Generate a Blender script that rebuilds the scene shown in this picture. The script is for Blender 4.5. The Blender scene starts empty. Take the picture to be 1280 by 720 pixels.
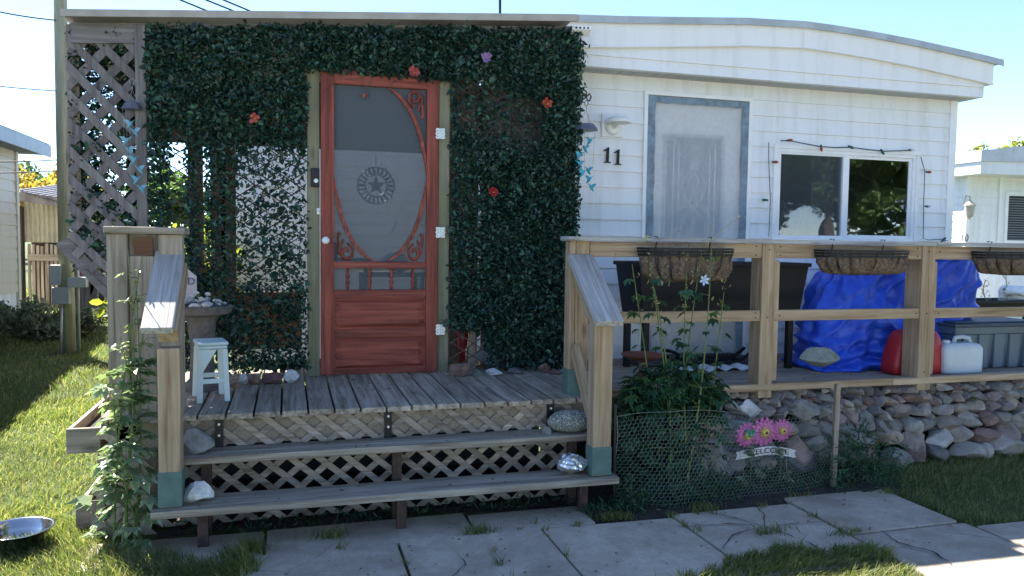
import bpy, math, random
import numpy as np
from mathutils import Vector, Matrix, noise
R = math.radians
rng = np.random.default_rng(7)
random.seed(7)
scene = bpy.context.scene
COL = scene.collection

# ---------------------------------------------------------------- camera
CAMH, YAW, PIT, ROLL, FPX = 1.423, 15.96, 3.308, 0.744, 978.1
cam = bpy.data.cameras.new('camera'); camo = bpy.data.objects.new('camera', cam); COL.objects.link(camo)
cam.sensor_width = 36.0; cam.lens = FPX/1280*36.0; cam.clip_end = 2000; cam.clip_start = 0.05
camo.matrix_world = Matrix.Translation((0, 0, CAMH)) @ Matrix.Rotation(R(-YAW), 4, 'Z') @ Matrix.Rotation(R(90-PIT), 4, 'X') @ Matrix.Rotation(R(ROLL), 4, 'Z')
scene.camera = camo
# ---------------------------------------------------------------- sky, sun, exposure
TOSUN = Vector((-0.50, 0.753, 1.0)).normalized()
EL = math.asin(TOSUN.z); AZ = math.atan2(TOSUN.x, TOSUN.y)
world = bpy.data.worlds.new('World'); scene.world = world; world.use_nodes = True
wn = world.node_tree.nodes; wl = world.node_tree.links
sky = wn.new('ShaderNodeTexSky'); sky.sky_type = 'NISHITA'; sky.sun_disc = False
sky.sun_elevation = EL; sky.sun_rotation = AZ; sky.altitude = 4000; sky.air_density = 0.9; sky.dust_density = 0.0; sky.ozone_density = 1.5
bgn = wn['Background']; wl.new(sky.outputs[0], bgn.inputs[0]); bgn.inputs[1].default_value = 0.085
sl = bpy.data.lights.new('sun', 'SUN'); sl.energy = 4.6; sl.angle = R(0.5); sl.color = (1.0, 0.95, 0.86)
slo = bpy.data.objects.new('sun', sl); COL.objects.link(slo); slo.location = (-10, 15, 20)
slo.rotation_euler = TOSUN.to_track_quat('Z', 'Y').to_euler()
scene.view_settings.view_transform = 'Standard'; scene.view_settings.look = 'None'
scene.view_settings.exposure = 2.48; scene.view_settings.gamma = 1.0
scene.render.engine = 'CYCLES'
scene.cycles.max_bounces = 8; scene.cycles.transparent_max_bounces = 24

# ---------------------------------------------------------------- survey helpers: where a measured sight line meets a real plane
def _ray(u, v):
    r, p, y = R(ROLL), R(PIT), R(YAW)
    a, b = u-640, v-360
    u1 = a*math.cos(r)+b*math.sin(r); v1 = -a*math.sin(r)+b*math.cos(r)
    cx, cz = u1/FPX, -v1/FPX
    cd = math.cos(p)+cz*math.sin(p); z = cz*math.cos(p)-math.sin(p)
    return Vector((cx*math.cos(y)+cd*math.sin(y), -cx*math.sin(y)+cd*math.cos(y), z))
def PY(u, v, Y):
    d = _ray(u, v); t = Y/d.y; return Vector((d.x*t, Y, d.z*t+CAMH))
def PZ(u, v, Z):
    d = _ray(u, v); t = (Z-CAMH)/d.z; return Vector((d.x*t, d.y*t, Z))

def ss(a, b, x):
    t = np.clip((x-a)/(b-a), 0, 1); return t*t*(3-2*t)
def gz(x, y):
    x = np.asarray(x, float); y = np.asarray(y, float)
    z = -0.125 + 0.056*(np.clip(y, 5.0, 13.0)-5.0)
    z = z + 0.125*ss(3.0, 4.2, x)*ss(3.7, 4.7, y)*(1-ss(5, 9, y)) + 0.06*ss(1.7, 2.0, x)*(1-ss(3.2, 3.6, x))*ss(4.05, 4.5, y)*(1-ss(5, 6, y))
    return z

# ---------------------------------------------------------------- materials
def newmat(name):
    m = bpy.data.materials.new(name); m.use_nodes = True
    return m, m.node_tree.nodes, m.node_tree.links, m.node_tree.nodes['Principled BSDF']
def N(nd, typ, **kw):
    n = nd.new(typ)
    for k, v in kw.items():
        if k in n.inputs: n.inputs[k].default_value = v
        else: setattr(n, k, v)
    return n
def ramp(nd, stops):
    n = nd.new('ShaderNodeValToRGB'); e = n.color_ramp.elements
    e[0].position = stops[0][0]; e[0].color = (*stops[0][1], 1)
    e[1].position = stops[-1][0]; e[1].color = (*stops[-1][1], 1)
    for p, c in stops[1:-1]:
        x = e.new(p); x.color = (*c, 1)
    return n
def mixc(nd, lk, fac, a, b, mode='MIX'):
    n = nd.new('ShaderNodeMix'); n.data_type = 'RGBA'; n.blend_type = mode
    for s, v in ((0, fac), (6, a), (7, b)):
        if hasattr(v, 'is_linked') or isinstance(v, bpy.types.NodeSocket): lk.new(v, n.inputs[s])
        elif isinstance(v, tuple): n.inputs[s].default_value = (*v, 1)
        else: n.inputs[s].default_value = v
    return n.outputs[2]
def bump(nd, lk, h, bs, strength=0.3, dist=0.01):
    b = nd.new('ShaderNodeBump'); b.inputs['Strength'].default_value = strength; b.inputs['Distance'].default_value = dist
    lk.new(h, b.inputs['Height']); lk.new(b.outputs[0], bs.inputs['Normal'])

def wood(name, cols, axis='Z', rough=0.75, knots=0.6, vary=0.35, spec=0.3):
    m, nd, lk, bs = newmat(name)
    tc = N(nd, 'ShaderNodeTexCoord'); geo = N(nd, 'ShaderNodeNewGeometry')
    off = N(nd, 'ShaderNodeVectorMath', operation='SCALE'); off.inputs[3].default_value = 37.0
    cmb = N(nd, 'ShaderNodeCombineXYZ')
    for i in range(3): lk.new(geo.outputs['Random Per Island'], cmb.inputs[i])
    lk.new(cmb.outputs[0], off.inputs[0])
    add = N(nd, 'ShaderNodeVectorMath', operation='ADD'); lk.new(tc.outputs['Object'], add.inputs[0]); lk.new(off.outputs[0], add.inputs[1])
    mp = N(nd, 'ShaderNodeMapping'); s = {'X': (1.6, 34, 34), 'Y': (34, 1.6, 34), 'Z': (34, 34, 1.6)}[axis]
    mp.inputs['Scale'].default_value = s; lk.new(add.outputs[0], mp.inputs[0])
    n1 = N(nd, 'ShaderNodeTexNoise', Scale=1.0, Detail=6.0, Roughness=0.62, Distortion=0.6); lk.new(mp.outputs[0], n1.inputs[0])
    rp = ramp(nd, [(0.3, cols[0]), (0.5, cols[1]), (0.68, cols[2])]); lk.new(n1.outputs[0], rp.inputs[0])
    # blotches of weather
    n2 = N(nd, 'ShaderNodeTexNoise', Scale=5.0, Detail=4.0); lk.new(add.outputs[0], n2.inputs[0])
    c = mixc(nd, lk, n2.outputs[0], (0.6, 0.6, 0.6), (1.35, 1.35, 1.35)); 
    c = mixc(nd, lk, 0.55, rp.outputs[0], mixc(nd, lk, 1.0, rp.outputs[0], c, 'MULTIPLY'))
    # knots
    mk = N(nd, 'ShaderNodeMapping'); mk.inputs['Scale'].default_value = {'X': (2.2, 6, 6), 'Y': (6, 2.2, 6), 'Z': (6, 6, 2.2)}[axis]
    lk.new(add.outputs[0], mk.inputs[0])
    vo = N(nd, 'ShaderNodeTexVoronoi', Scale=1.0); lk.new(mk.outputs[0], vo.inputs[0])
    kr = ramp(nd, [(0.05, (1, 1, 1)), (0.14, (0, 0, 0))]); lk.new(vo.outputs['Distance'], kr.inputs[0])
    kf = N(nd, 'ShaderNodeMath', operation='MULTIPLY'); kf.inputs[1].default_value = knots; lk.new(kr.outputs[0], kf.inputs[0])
    c = mixc(nd, lk, kf.outputs[0], c, tuple(x*0.35 for x in cols[0]))
    # each board its own tone
    mr = N(nd, 'ShaderNodeMapRange'); mr.inputs[3].default_value = 1-vary; mr.inputs[4].default_value = 1+vary*0.6; lk.new(geo.outputs['Random Per Island'], mr.inputs[0])
    cv = N(nd, 'ShaderNodeCombineColor')
    for i in range(3): lk.new(mr.outputs[0], cv.inputs[i])
    c = mixc(nd, lk, 1.0, c, cv.outputs[0], 'MULTIPLY')
    lk.new(c, bs.inputs['Base Color']); bs.inputs['Roughness'].default_value = rough; bs.inputs['Specular IOR Level'].default_value = spec
    bump(nd, lk, n1.outputs[0], bs, 0.5, 0.004)
    return m
NEW = [(0.25, 0.165, 0.095), (0.42, 0.30, 0.19), (0.53, 0.41, 0.285)]
GREY = [(0.14, 0.11, 0.082), (0.33, 0.275, 0.215), (0.48, 0.42, 0.345)]
CAPG = [(0.24, 0.22, 0.20), (0.42, 0.405, 0.385), (0.56, 0.55, 0.53)]
LATT = [(0.17, 0.135, 0.10), (0.34, 0.28, 0.22), (0.46, 0.395, 0.325)]
LATG = [(0.105, 0.09, 0.09), (0.185, 0.168, 0.165), (0.26, 0.24, 0.24)]
REDW = [(0.095, 0.019, 0.012), (0.24, 0.050, 0.032), (0.38, 0.095, 0.060)]
WM = {}
def W(kind, ax):
    k = kind+ax
    if k not in WM:
        cols = dict(new=NEW, grey=GREY, cap=CAPG, latt=LATT, latg=LATG, red=REDW,
                    treat=[(0.20, 0.19, 0.12), (0.29, 0.28, 0.18), (0.36, 0.34, 0.24)],
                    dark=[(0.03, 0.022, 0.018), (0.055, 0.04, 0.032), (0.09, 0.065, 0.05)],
                    brown=[(0.08, 0.035, 0.02), (0.13, 0.06, 0.035), (0.19, 0.09, 0.05)])[kind]
        WM[k] = wood('wood_%s_%s' % (kind, ax.lower()), cols, ax, rough=0.5 if kind == 'red' else 0.78, knots=0.4 if kind == 'red' else 0.6, vary=0.16 if kind == 'red' else 0.3)
    return WM[k]
def plain(name, col, rough=0.5, metal=0.0, spec=0.5, var=0.12, scale=6.0, bmp=0.0, bscale=60.0, **kw):
    m, nd, lk, bs = newmat(name)
    tc = N(nd, 'ShaderNodeTexCoord'); n = N(nd, 'ShaderNodeTexNoise', Scale=scale, Detail=5.0, Roughness=0.6); lk.new(tc.outputs['Object'], n.inputs[0])
    rp = ramp(nd, [(0.3, tuple(c*(1-var) for c in col)), (0.7, tuple(min(1, c*(1+var)) for c in col))]); lk.new(n.outputs[0], rp.inputs[0])
    lk.new(rp.outputs[0], bs.inputs['Base Color']); bs.inputs['Roughness'].default_value = rough; bs.inputs['Metallic'].default_value = metal
    bs.inputs['Specular IOR Level'].default_value = spec
    if bmp:
        n2 = N(nd, 'ShaderNodeTexNoise', Scale=bscale, Detail=6.0); lk.new(tc.outputs['Object'], n2.inputs[0]); bump(nd, lk, n2.outputs[0], bs, bmp, 0.01)
    for k, v in kw.items(): bs.inputs[k.replace('_', ' ')].default_value = v
    return m
def siding_mat(name, col=(0.78, 0.79, 0.80), dirt=(0.50, 0.47, 0.40)):
    m, nd, lk, bs = newmat(name)
    tc = N(nd, 'ShaderNodeTexCoord')
    mp = N(nd, 'ShaderNodeMapping'); mp.inputs['Scale'].default_value = (9, 9, 0.9); lk.new(tc.outputs['Object'], mp.inputs[0])
    n = N(nd, 'ShaderNodeTexNoise', Scale=1.0, Detail=6.0, Roughness=0.65); lk.new(mp.outputs[0], n.inputs[0])
    rp = ramp(nd, [(0.48, (0, 0, 0)), (0.80, (0.55, 0.55, 0.55))]); lk.new(n.outputs[0], rp.inputs[0])
    n3 = N(nd, 'ShaderNodeTexNoise', Scale=1.3, Detail=3.0); lk.new(tc.outputs['Object'], n3.inputs[0])
    c0 = mixc(nd, lk, n3.outputs[0], tuple(x*0.93 for x in col), tuple(min(1, x*1.05) for x in col))
    lk.new(mixc(nd, lk, rp.outputs[0], c0, dirt), bs.inputs['Base Color'])
    bs.inputs['Roughness'].default_value = 0.5; bs.inputs['Specular IOR Level'].default_value = 0.35
    mp2 = N(nd, 'ShaderNodeMapping'); mp2.inputs['Scale'].default_value = (6, 6, 160); lk.new(tc.outputs['Object'], mp2.inputs[0])
    n2 = N(nd, 'ShaderNodeTexNoise', Scale=1.0, Detail=3.0); lk.new(mp2.outputs[0], n2.inputs[0]); bump(nd, lk, n2.outputs[0], bs, 0.12, 0.004)
    return m
def leafmat(name, cols, rough=0.42, trans=0.25, spec=0.5, tint=1.6):
    m, nd, lk, bs = newmat(name)
    g = N(nd, 'ShaderNodeNewGeometry'); rp = ramp(nd, [(i/(len(cols)-1), c) for i, c in enumerate(cols)]); lk.new(g.outputs['Random Per Island'], rp.inputs[0])
    lk.new(rp.outputs[0], bs.inputs['Base Color']); bs.inputs['Roughness'].default_value = rough; bs.inputs['Specular IOR Level'].default_value = spec
    if trans:
        t = N(nd, 'ShaderNodeBsdfTranslucent'); c = mixc(nd, lk, 1.0, rp.outputs[0], (tint, tint*1.1, tint*0.6), 'MULTIPLY'); lk.new(c, t.inputs[0])
        mx = N(nd, 'ShaderNodeMixShader'); mx.inputs[0].default_value = trans
        lk.new(bs.outputs[0], mx.inputs[1]); lk.new(t.outputs[0], mx.inputs[2]); lk.new(mx.outputs[0], nd['Material Output'].inputs[0])
    return m
def see_through(name, col, alpha, rough=0.6, gloss=0.0):
    m, nd, lk, bs = newmat(name)
    bs.inputs['Base Color'].default_value = (*col, 1); bs.inputs['Roughness'].default_value = rough; bs.inputs['Alpha'].default_value = alpha
    bs.inputs['Specular IOR Level'].default_value = 0.5
    return m
def glass(name, tint, refl=1.0):
    m, nd, lk, bs = newmat(name)
    tr = N(nd, 'ShaderNodeBsdfTransparent'); tr.inputs[0].default_value = (*tint, 1)
    gl = N(nd, 'ShaderNodeBsdfGlossy'); gl.inputs['Roughness'].default_value = 0.02
    tc = N(nd, 'ShaderNodeTexCoord'); n = N(nd, 'ShaderNodeTexNoise', Scale=2.2, Detail=2.0); lk.new(tc.outputs['Object'], n.inputs[0])
    b = N(nd, 'ShaderNodeBump'); b.inputs['Strength'].default_value = 0.06; b.inputs['Distance'].default_value = 0.05; lk.new(n.outputs[0], b.inputs['Height']); lk.new(b.outputs[0], gl.inputs['Normal'])
    fr = N(nd, 'ShaderNodeFresnel', IOR=1.75); mm = N(nd, 'ShaderNodeMath', operation='MULTIPLY_ADD'); mm.inputs[1].default_value = refl; mm.inputs[2].default_value = 0.12; lk.new(fr.outputs[0], mm.inputs[0])
    mx = N(nd, 'ShaderNodeMixShader'); lk.new(mm.outputs[0], mx.inputs[0]); lk.new(tr.outputs[0], mx.inputs[1]); lk.new(gl.outputs[0], mx.inputs[2]); lk.new(mx.outputs[0], nd['Material Output'].inputs[0])
    return m
def rockmat(name, cols, scale=14.0, speck=0.0, rough=0.85, bmp=0.6):
    m, nd, lk, bs = newmat(name)
    tc = N(nd, 'ShaderNodeTexCoord'); g = N(nd, 'ShaderNodeNewGeometry')
    n = N(nd, 'ShaderNodeTexNoise', Scale=scale, Detail=9.0, Roughness=0.65); lk.new(tc.outputs['Object'], n.inputs[0])
    pal = ramp(nd, [(i/max(1, len(cols)-1), c) for i, c in enumerate(cols)]) if len(cols) > 1 else None
    if pal: lk.new(g.outputs['Random Per Island'], pal.inputs[0]); base = pal.outputs[0]
    else: base = cols[0]
    shade = ramp(nd, [(0.28, (0.55, 0.55, 0.56)), (0.72, (1.35, 1.32, 1.28))]); lk.new(n.outputs[0], shade.inputs[0])
    c = mixc(nd, lk, 1.0, base, shade.outputs[0], 'MULTIPLY')
    if speck:
        v = N(nd, 'ShaderNodeTexNoise', Scale=130.0, Detail=2.0); lk.new(tc.outputs['Object'], v.inputs[0])
        r2 = ramp(nd, [(0.56, (0, 0, 0)), (0.62, (1, 1, 1))]); lk.new(v.outputs[0], r2.inputs[0])
        f = N(nd, 'ShaderNodeMath', operation='MULTIPLY'); f.inputs[1].default_value = speck; lk.new(r2.outputs[0], f.inputs[0])
        c = mixc(nd, lk, f.outputs[0], c, (0.62, 0.60, 0.52))
    lk.new(c, bs.inputs['Base Color']); bs.inputs['Roughness'].default_value = rough
    n2 = N(nd, 'ShaderNodeTexNoise', Scale=scale*3, Detail=8.0, Roughness=0.7); lk.new(tc.outputs['Object'], n2.inputs[0]); bump(nd, lk, n2.outputs[0], bs, bmp, 0.02)
    return m

M = {}
M['siding'] = siding_mat('white_vinyl_siding')
M['siding_old'] = siding_mat('cream_lap_siding', (0.50, 0.44, 0.36), (0.34, 0.29, 0.22))
M['trim'] = plain('white_trim', (0.80, 0.80, 0.79), 0.45, var=0.05)
M['fascia'] = siding_mat('white_fascia', (0.77, 0.77, 0.77), (0.58, 0.55, 0.50))
M['roofmetal'] = plain('roof_drip_metal', (0.42, 0.44, 0.42), 0.45, 0.3, var=0.15)
M['roof'] = plain('grey_roof_sheet', (0.30, 0.30, 0.31), 0.6, 0.2)
M['soffit'] = plain('soffit_vinyl', (0.46, 0.46, 0.46), 0.6)
M['blackmetal'] = plain('black_metal', (0.018, 0.018, 0.02), 0.45, 0.5)
M['rust'] = plain('rusty_dark_steel', (0.075, 0.045, 0.035), 0.75, 0.3, var=0.4, scale=25)
M['teal'] = plain('teal_paint', (0.085, 0.145, 0.13), 0.65, var=0.2, scale=12, bmp=0.2)
M['glass'] = glass('window_glass', (0.50, 0.58, 0.58), 2.0)
M['screen'] = see_through('insect_screen', (0.06, 0.075, 0.09), 0.40, 0.8)
M['dscreen'] = see_through('door_insect_screen', (0.085, 0.10, 0.115), 0.83, 0.8)
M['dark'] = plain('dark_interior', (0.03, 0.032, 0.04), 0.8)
M['curtain'] = plain('curtain_cloth', (0.35, 0.36, 0.38), 0.8)
M['porcelain'] = plain('white_porcelain', (0.8, 0.8, 0.78), 0.2)
M['hinge'] = plain('pale_zinc', (0.68, 0.70, 0.70), 0.35, 0.25)
M['stool'] = plain('pale_blue_plastic', (0.56, 0.68, 0.69), 0.4, var=0.04)
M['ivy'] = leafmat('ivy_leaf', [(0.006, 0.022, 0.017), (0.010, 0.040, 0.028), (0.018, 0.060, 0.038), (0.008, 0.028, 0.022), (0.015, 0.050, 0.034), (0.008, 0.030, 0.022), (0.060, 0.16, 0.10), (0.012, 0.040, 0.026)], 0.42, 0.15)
M['ivystem'] = plain('trellis_willow', (0.075, 0.055, 0.045), 0.8)
M['grass'] = leafmat('grass_blade', [(0.050, 0.078, 0.020), (0.080, 0.115, 0.032), (0.115, 0.145, 0.045), (0.16, 0.17, 0.06), (0.30, 0.26, 0.14), (0.09, 0.12, 0.035)], 0.5, 0.42, 0.35, 1.8)
M['hollyleaf'] = leafmat('broad_leaf', [(0.12, 0.18, 0.08), (0.21, 0.27, 0.15), (0.32, 0.37, 0.25)], 0.30, 0.30, 1.0)
M['bedleaf'] = leafmat('dark_bed_leaf', [(0.015, 0.055, 0.026), (0.028, 0.085, 0.036), (0.050, 0.13, 0.055)], 0.45, 0.25)
M['stem'] = plain('green_stem', (0.12, 0.17, 0.05), 0.6)
M['drystem'] = plain('dry_stem', (0.34, 0.28, 0.15), 0.8)
M['seedhead'] = leafmat('seed_pod', [(0.30, 0.26, 0.10), (0.22, 0.24, 0.08), (0.42, 0.36, 0.2)], 0.6, 0.3)
M['treeleaf'] = leafmat('tree_leaf', [(0.04, 0.08, 0.025), (0.065, 0.12, 0.035), (0.10, 0.16, 0.05)], 0.5, 0.35)
M['autumn'] = leafmat('autumn_leaf', [(0.30, 0.18, 0.04), (0.38, 0.24, 0.06), (0.16, 0.16, 0.04), (0.42, 0.30, 0.09)], 0.6, 0.4)
M['yellowleaf'] = leafmat('yellow_green_leaf', [(0.16, 0.18, 0.03), (0.28, 0.27, 0.05), (0.10, 0.14, 0.03)], 0.6, 0.4)
M['bark'] = plain('bark', (0.10, 0.075, 0.055), 0.9, var=0.4, scale=12, bmp=0.8, bscale=25)
M['soil'] = plain('soil', (0.035, 0.026, 0.02), 0.95, var=0.5, scale=20, bmp=0.9, bscale=40)
M['foil'] = plain('aluminium_foil', (0.80, 0.80, 0.80), 0.28, 0.9, var=0.05)
M['steel'] = plain('stainless_steel', (0.55, 0.55, 0.54), 0.16, 1.0, var=0.05)
M['redplastic'] = plain('red_plastic', (0.36, 0.015, 0.018), 0.45, var=0.08)
M['whiteplastic'] = plain('milky_plastic', (0.50, 0.55, 0.60), 0.35, var=0.08)
M['tote'] = plain('blue_grey_plastic', (0.13, 0.17, 0.21), 0.5, var=0.08)
M['totelid'] = plain('dark_slate_plastic', (0.05, 0.075, 0.10), 0.5, var=0.08)
M['blackplastic'] = plain('black_plastic', (0.006, 0.007, 0.011), 0.5, spec=0.25)
M['coco'] = plain('coco_fibre', (0.13, 0.09, 0.062), 0.95, var=0.6, scale=45, bmp=1.0, bscale=120)
M['wire'] = plain('galvanised_wire', (0.26, 0.28, 0.27), 0.6, 0.3)
M['foam'] = plain('white_foam', (0.75, 0.78, 0.80), 0.7)
M['rope'] = plain('green_cable', (0.015, 0.045, 0.03), 0.6)

def tarpmat():
    m, nd, lk, bs = newmat('blue_tarpaulin')
    tc = N(nd, 'ShaderNodeTexCoord'); n = N(nd, 'ShaderNodeTexNoise', Scale=5.0, Detail=7.0, Roughness=0.6, Distortion=1.2); lk.new(tc.outputs['Object'], n.inputs[0])
    rp = ramp(nd, [(0.3, (0.012, 0.05, 0.45)), (0.7, (0.035, 0.12, 0.72))]); lk.new(n.outputs[0], rp.inputs[0]); lk.new(rp.outputs[0], bs.inputs['Base Color'])
    bs.inputs['Roughness'].default_value = 0.42; n.inputs['Scale'].default_value = 7.0
    bump(nd, lk, n.outputs[0], bs, 0.35, 0.03); return m
M['tarp'] = tarpmat()
def concretemat():
    m, nd, lk, bs = newmat('concrete_slab')
    tc = N(nd, 'ShaderNodeTexCoord'); g = N(nd, 'ShaderNodeNewGeometry')
    n = N(nd, 'ShaderNodeTexNoise', Scale=4.0, Detail=10.0, Roughness=0.7); lk.new(tc.outputs['Object'], n.inputs[0])
    rp = ramp(nd, [(0.3, (0.30, 0.24, 0.18)), (0.55, (0.45, 0.385, 0.305)), (0.75, (0.55, 0.48, 0.395))]); lk.new(n.outputs[0], rp.inputs[0])
    n2 = N(nd, 'ShaderNodeTexNoise', Scale=90.0, Detail=4.0); lk.new(tc.outputs['Object'], n2.inputs[0])
    c = mixc(nd, lk, 1.0, rp.outputs[0], mixc(nd, lk, n2.outputs[0], (0.75, 0.75, 0.75), (1.25, 1.25, 1.25)), 'MULTIPLY')
    # hairline cracks and brown stains
    dn = N(nd, 'ShaderNodeTexNoise', Scale=3.0, Detail=4.0); lk.new(tc.outputs['Object'], dn.inputs[0])
    dv = mixc(nd, lk, 0.12, tc.outputs['Object'], dn.outputs['Color'])
    v = N(nd, 'ShaderNodeTexVoronoi', Scale=0.9, feature='DISTANCE_TO_EDGE'); lk.new(dv, v.inputs[0])
    cr = ramp(nd, [(0.0, (.7, .7, .7)), (0.0028, (0, 0, 0))]); lk.new(v.outputs[0], cr.inputs[0])
    gate = N(nd, 'ShaderNodeTexNoise', Scale=0.8, Detail=1.0); lk.new(tc.outputs['Object'], gate.inputs[0]); gr = ramp(nd, [(0.52, (0, 0, 0)), (0.56, (1, 1, 1))]); lk.new(gate.outputs[0], gr.inputs[0])
    gm = N(nd, 'ShaderNodeMath', operation='MULTIPLY'); lk.new(gr.outputs[0], gm.inputs[0]); lk.new(cr.outputs[0], gm.inputs[1])
    c = mixc(nd, lk, gm.outputs[0], c, (0.06, 0.055, 0.05))
    n4 = N(nd, 'ShaderNodeTexNoise', Scale=1.7, Detail=6.0, Roughness=0.75); lk.new(tc.outputs['Object'], n4.inputs[0])
    st = ramp(nd, [(0.46, (0, 0, 0)), (0.70, (0.85, 0.85, 0.85))]); lk.new(n4.outputs[0], st.inputs[0])
    c = mixc(nd, lk, st.outputs[0], c, (0.27, 0.225, 0.17))
    mr = N(nd, 'ShaderNodeMapRange'); mr.inputs[3].default_value = 0.82; mr.inputs[4].default_value = 1.1; lk.new(g.outputs['Random Per Island'], mr.inputs[0])
    cv = N(nd, 'ShaderNodeCombineColor')
    for i in range(3): lk.new(mr.outputs[0], cv.inputs[i])
    c = mixc(nd, lk, 1.0, c, cv.outputs[0], 'MULTIPLY')
    lk.new(c, bs.inputs['Base Color']); bs.inputs['Roughness'].default_value = 0.9
    bump(nd, lk, n2.outputs[0], bs, 0.35, 0.004); return m
M['concrete'] = concretemat()
def groundmat():
    m, nd, lk, bs = newmat('lawn_soil')
    tc = N(nd, 'ShaderNodeTexCoord'); n = N(nd, 'ShaderNodeTexNoise', Scale=1.2, Detail=8.0, Roughness=0.7); lk.new(tc.outputs['Object'], n.inputs[0])
    rp = ramp(nd, [(0.35, (0.035, 0.055, 0.015)), (0.55, (0.06, 0.085, 0.022)), (0.72, (0.13, 0.12, 0.06))]); lk.new(n.outputs[0], rp.inputs[0])
    lk.new(rp.outputs[0], bs.inputs['Base Color']); bs.inputs['Roughness'].default_value = 1.0
    n2 = N(nd, 'ShaderNodeTexNoise', Scale=60.0, Detail=5.0); lk.new(tc.outputs['Object'], n2.inputs[0]); bump(nd, lk, n2.outputs[0], bs, 0.8, 0.03); return m
M['ground'] = groundmat()
def plasticfilm():
    m, nd, lk, bs = newmat('clouded_plastic_film')
    tc = N(nd, 'ShaderNodeTexCoord'); n = N(nd, 'ShaderNodeTexNoise', Scale=9.0, Detail=8.0, Roughness=0.7, Distortion=1.5); lk.new(tc.outputs['Object'], n.inputs[0])
    rp = ramp(nd, [(0.3, (0.56, 0.58, 0.60)), (0.7, (0.68, 0.69, 0.70))]); lk.new(n.outputs[0], rp.inputs[0]); lk.new(rp.outputs[0], bs.inputs['Base Color'])
    bs.inputs['Roughness'].default_value = 0.25; bs.inputs['Alpha'].default_value = 0.5
    bump(nd, lk, n.outputs[0], bs, 0.35, 0.02); return m
M['film'] = plasticfilm()
M['tape'] = plain('blue_grey_tape', (0.17, 0.23, 0.29), 0.35, var=0.35, scale=20, bmp=0.4, bscale=30)

# ---------------------------------------------------------------- mesh helpers
class MB:
    def __init__(s): s.v = []; s.f = []
    def add(s, vs, fs):
        o = len(s.v); s.v += [Vector(p) for p in vs]; s.f += [[i+o for i in f] for f in fs]
    def box(s, x0, x1, y0, y1, z0, z1, m=None, jit=0.0):
        vs = [Vector((x, y, z)) for x in (x0, x1) for y in (y0, y1) for z in (z0, z1)]
        if m is not None: vs = [m @ p for p in vs]
        s.add(vs, [(0, 1, 3, 2), (4, 6, 7, 5), (0, 4, 5, 1), (2, 3, 7, 6), (0, 2, 6, 4), (1, 5, 7, 3)])
    def beam(s, a, b, w, h, up=(0, 0, 1)):     # w sideways, h along up
        a = Vector(a); b = Vector(b); d = (b-a).normalized(); side = d.cross(Vector(up))
        if side.length < 1e-4: side = d.cross(Vector((0, 1, 0)))
        side.normalize(); u = side.cross(d).normalized()
        vs = []
        for p in (a, b):
            for i, j in ((-1, -1), (1, -1), (1, 1), (-1, 1)): vs.append(p+side*i*w/2+u*j*h/2)
        s.add(vs, [(3, 2, 1, 0), (4, 5, 6, 7), (0, 1, 5, 4), (1, 2, 6, 5), (2, 3, 7, 6), (3, 0, 4, 7)])
    def tube(s, pts, r, n=6, closed=False, caps=True):
        pts = [Vector(p) for p in pts]; rs = r if isinstance(r, (list, tuple)) else [r]*len(pts)
        o = len(s.v); L = len(pts); prev = None
        for i, p in enumerate(pts):
            if closed: d = pts[(i+1) % L]-pts[i-1]
            else: d = pts[min(i+1, L-1)]-pts[max(i-1, 0)]
            d.normalize()
            if prev is None:
                a = d.orthogonal().normalized()
            else:
                a = prev-d*prev.dot(d)
                a = a.normalized() if a.length > 1e-6 else d.orthogonal().normalized()
            prev = a; b = d.cross(a)
            for k in range(n):
                t = 2*math.pi*k/n; s.v.append(p+a*math.cos(t)*rs[i]+b*math.sin(t)*rs[i])
        for i in range(L if closed else L-1):
            j = (i+1) % L
            for k in range(n):
                k2 = (k+1) % n; s.f.append([o+i*n+k, o+i*n+k2, o+j*n+k2, o+j*n+k])
        if caps and not closed:
            s.f.append([o+k for k in range(n)][::-1]); s.f.append([o+(L-1)*n+k for k in range(n)])
    def lathe(s, c, prof, n=20, axis='Z'):
        c = Vector(c); o = len(s.v)
        for r, h in prof:
            for k in range(n):
                t = 2*math.pi*k/n; a, b = r*math.cos(t), r*math.sin(t)
                s.v.append(c+(Vector((a, b, h)) if axis == 'Z' else Vector((a, h, b)) if axis == 'Y' else Vector((h, a, b))))
        for i in range(len(prof)-1):
            for k in range(n):
                k2 = (k+1) % n; s.f.append([o+i*n+k, o+i*n+k2, o+(i+1)*n+k2, o+(i+1)*n+k])
        if prof[0][0] > 1e-5: s.f.append([o+k for k in range(n)][::-1])
        if prof[-1][0] > 1e-5: s.f.append([o+(len(prof)-1)*n+k for k in range(n)])
    def prism(s, poly, f, t0, t1):     # poly (a,b) -> f(a,b,t)
        n = len(poly)
        if n < 3: return
        vs = [Vector(f(a, b, t0)) for a, b in poly]+[Vector(f(a, b, t1)) for a, b in poly]
        s.add(vs, [list(range(n))[::-1], [n+i for i in range(n)]]+[[i, (i+1) % n, n+(i+1) % n, n+i] for i in range(n)])
    def ell(s, c, rx, ry, rz, n=10, m=8, rot=None):
        o = len(s.v); c = Vector(c)
        for i in range(m+1):
            ph = math.pi*i/m
            for k in range(n):
                t = 2*math.pi*k/n; p = Vector((rx*math.sin(ph)*math.cos(t), ry*math.sin(ph)*math.sin(t), rz*math.cos(ph)))
                if rot: p = rot @ p
                s.v.append(c+p)
        for i in range(m):
            for k in range(n):
                k2 = (k+1) % n; s.f.append([o+i*n+k, o+(i+1)*n+k, o+(i+1)*n+k2, o+i*n+k2])
    def arrays(s): return s
def boxes(name, bl, mat, parent, bevel=0.0):
    out = []
    for b in bl:
        mb = MB(); mb.box(*b); out.append(make(name, mb, mat, parent, bevel=bevel))
    return out
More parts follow.
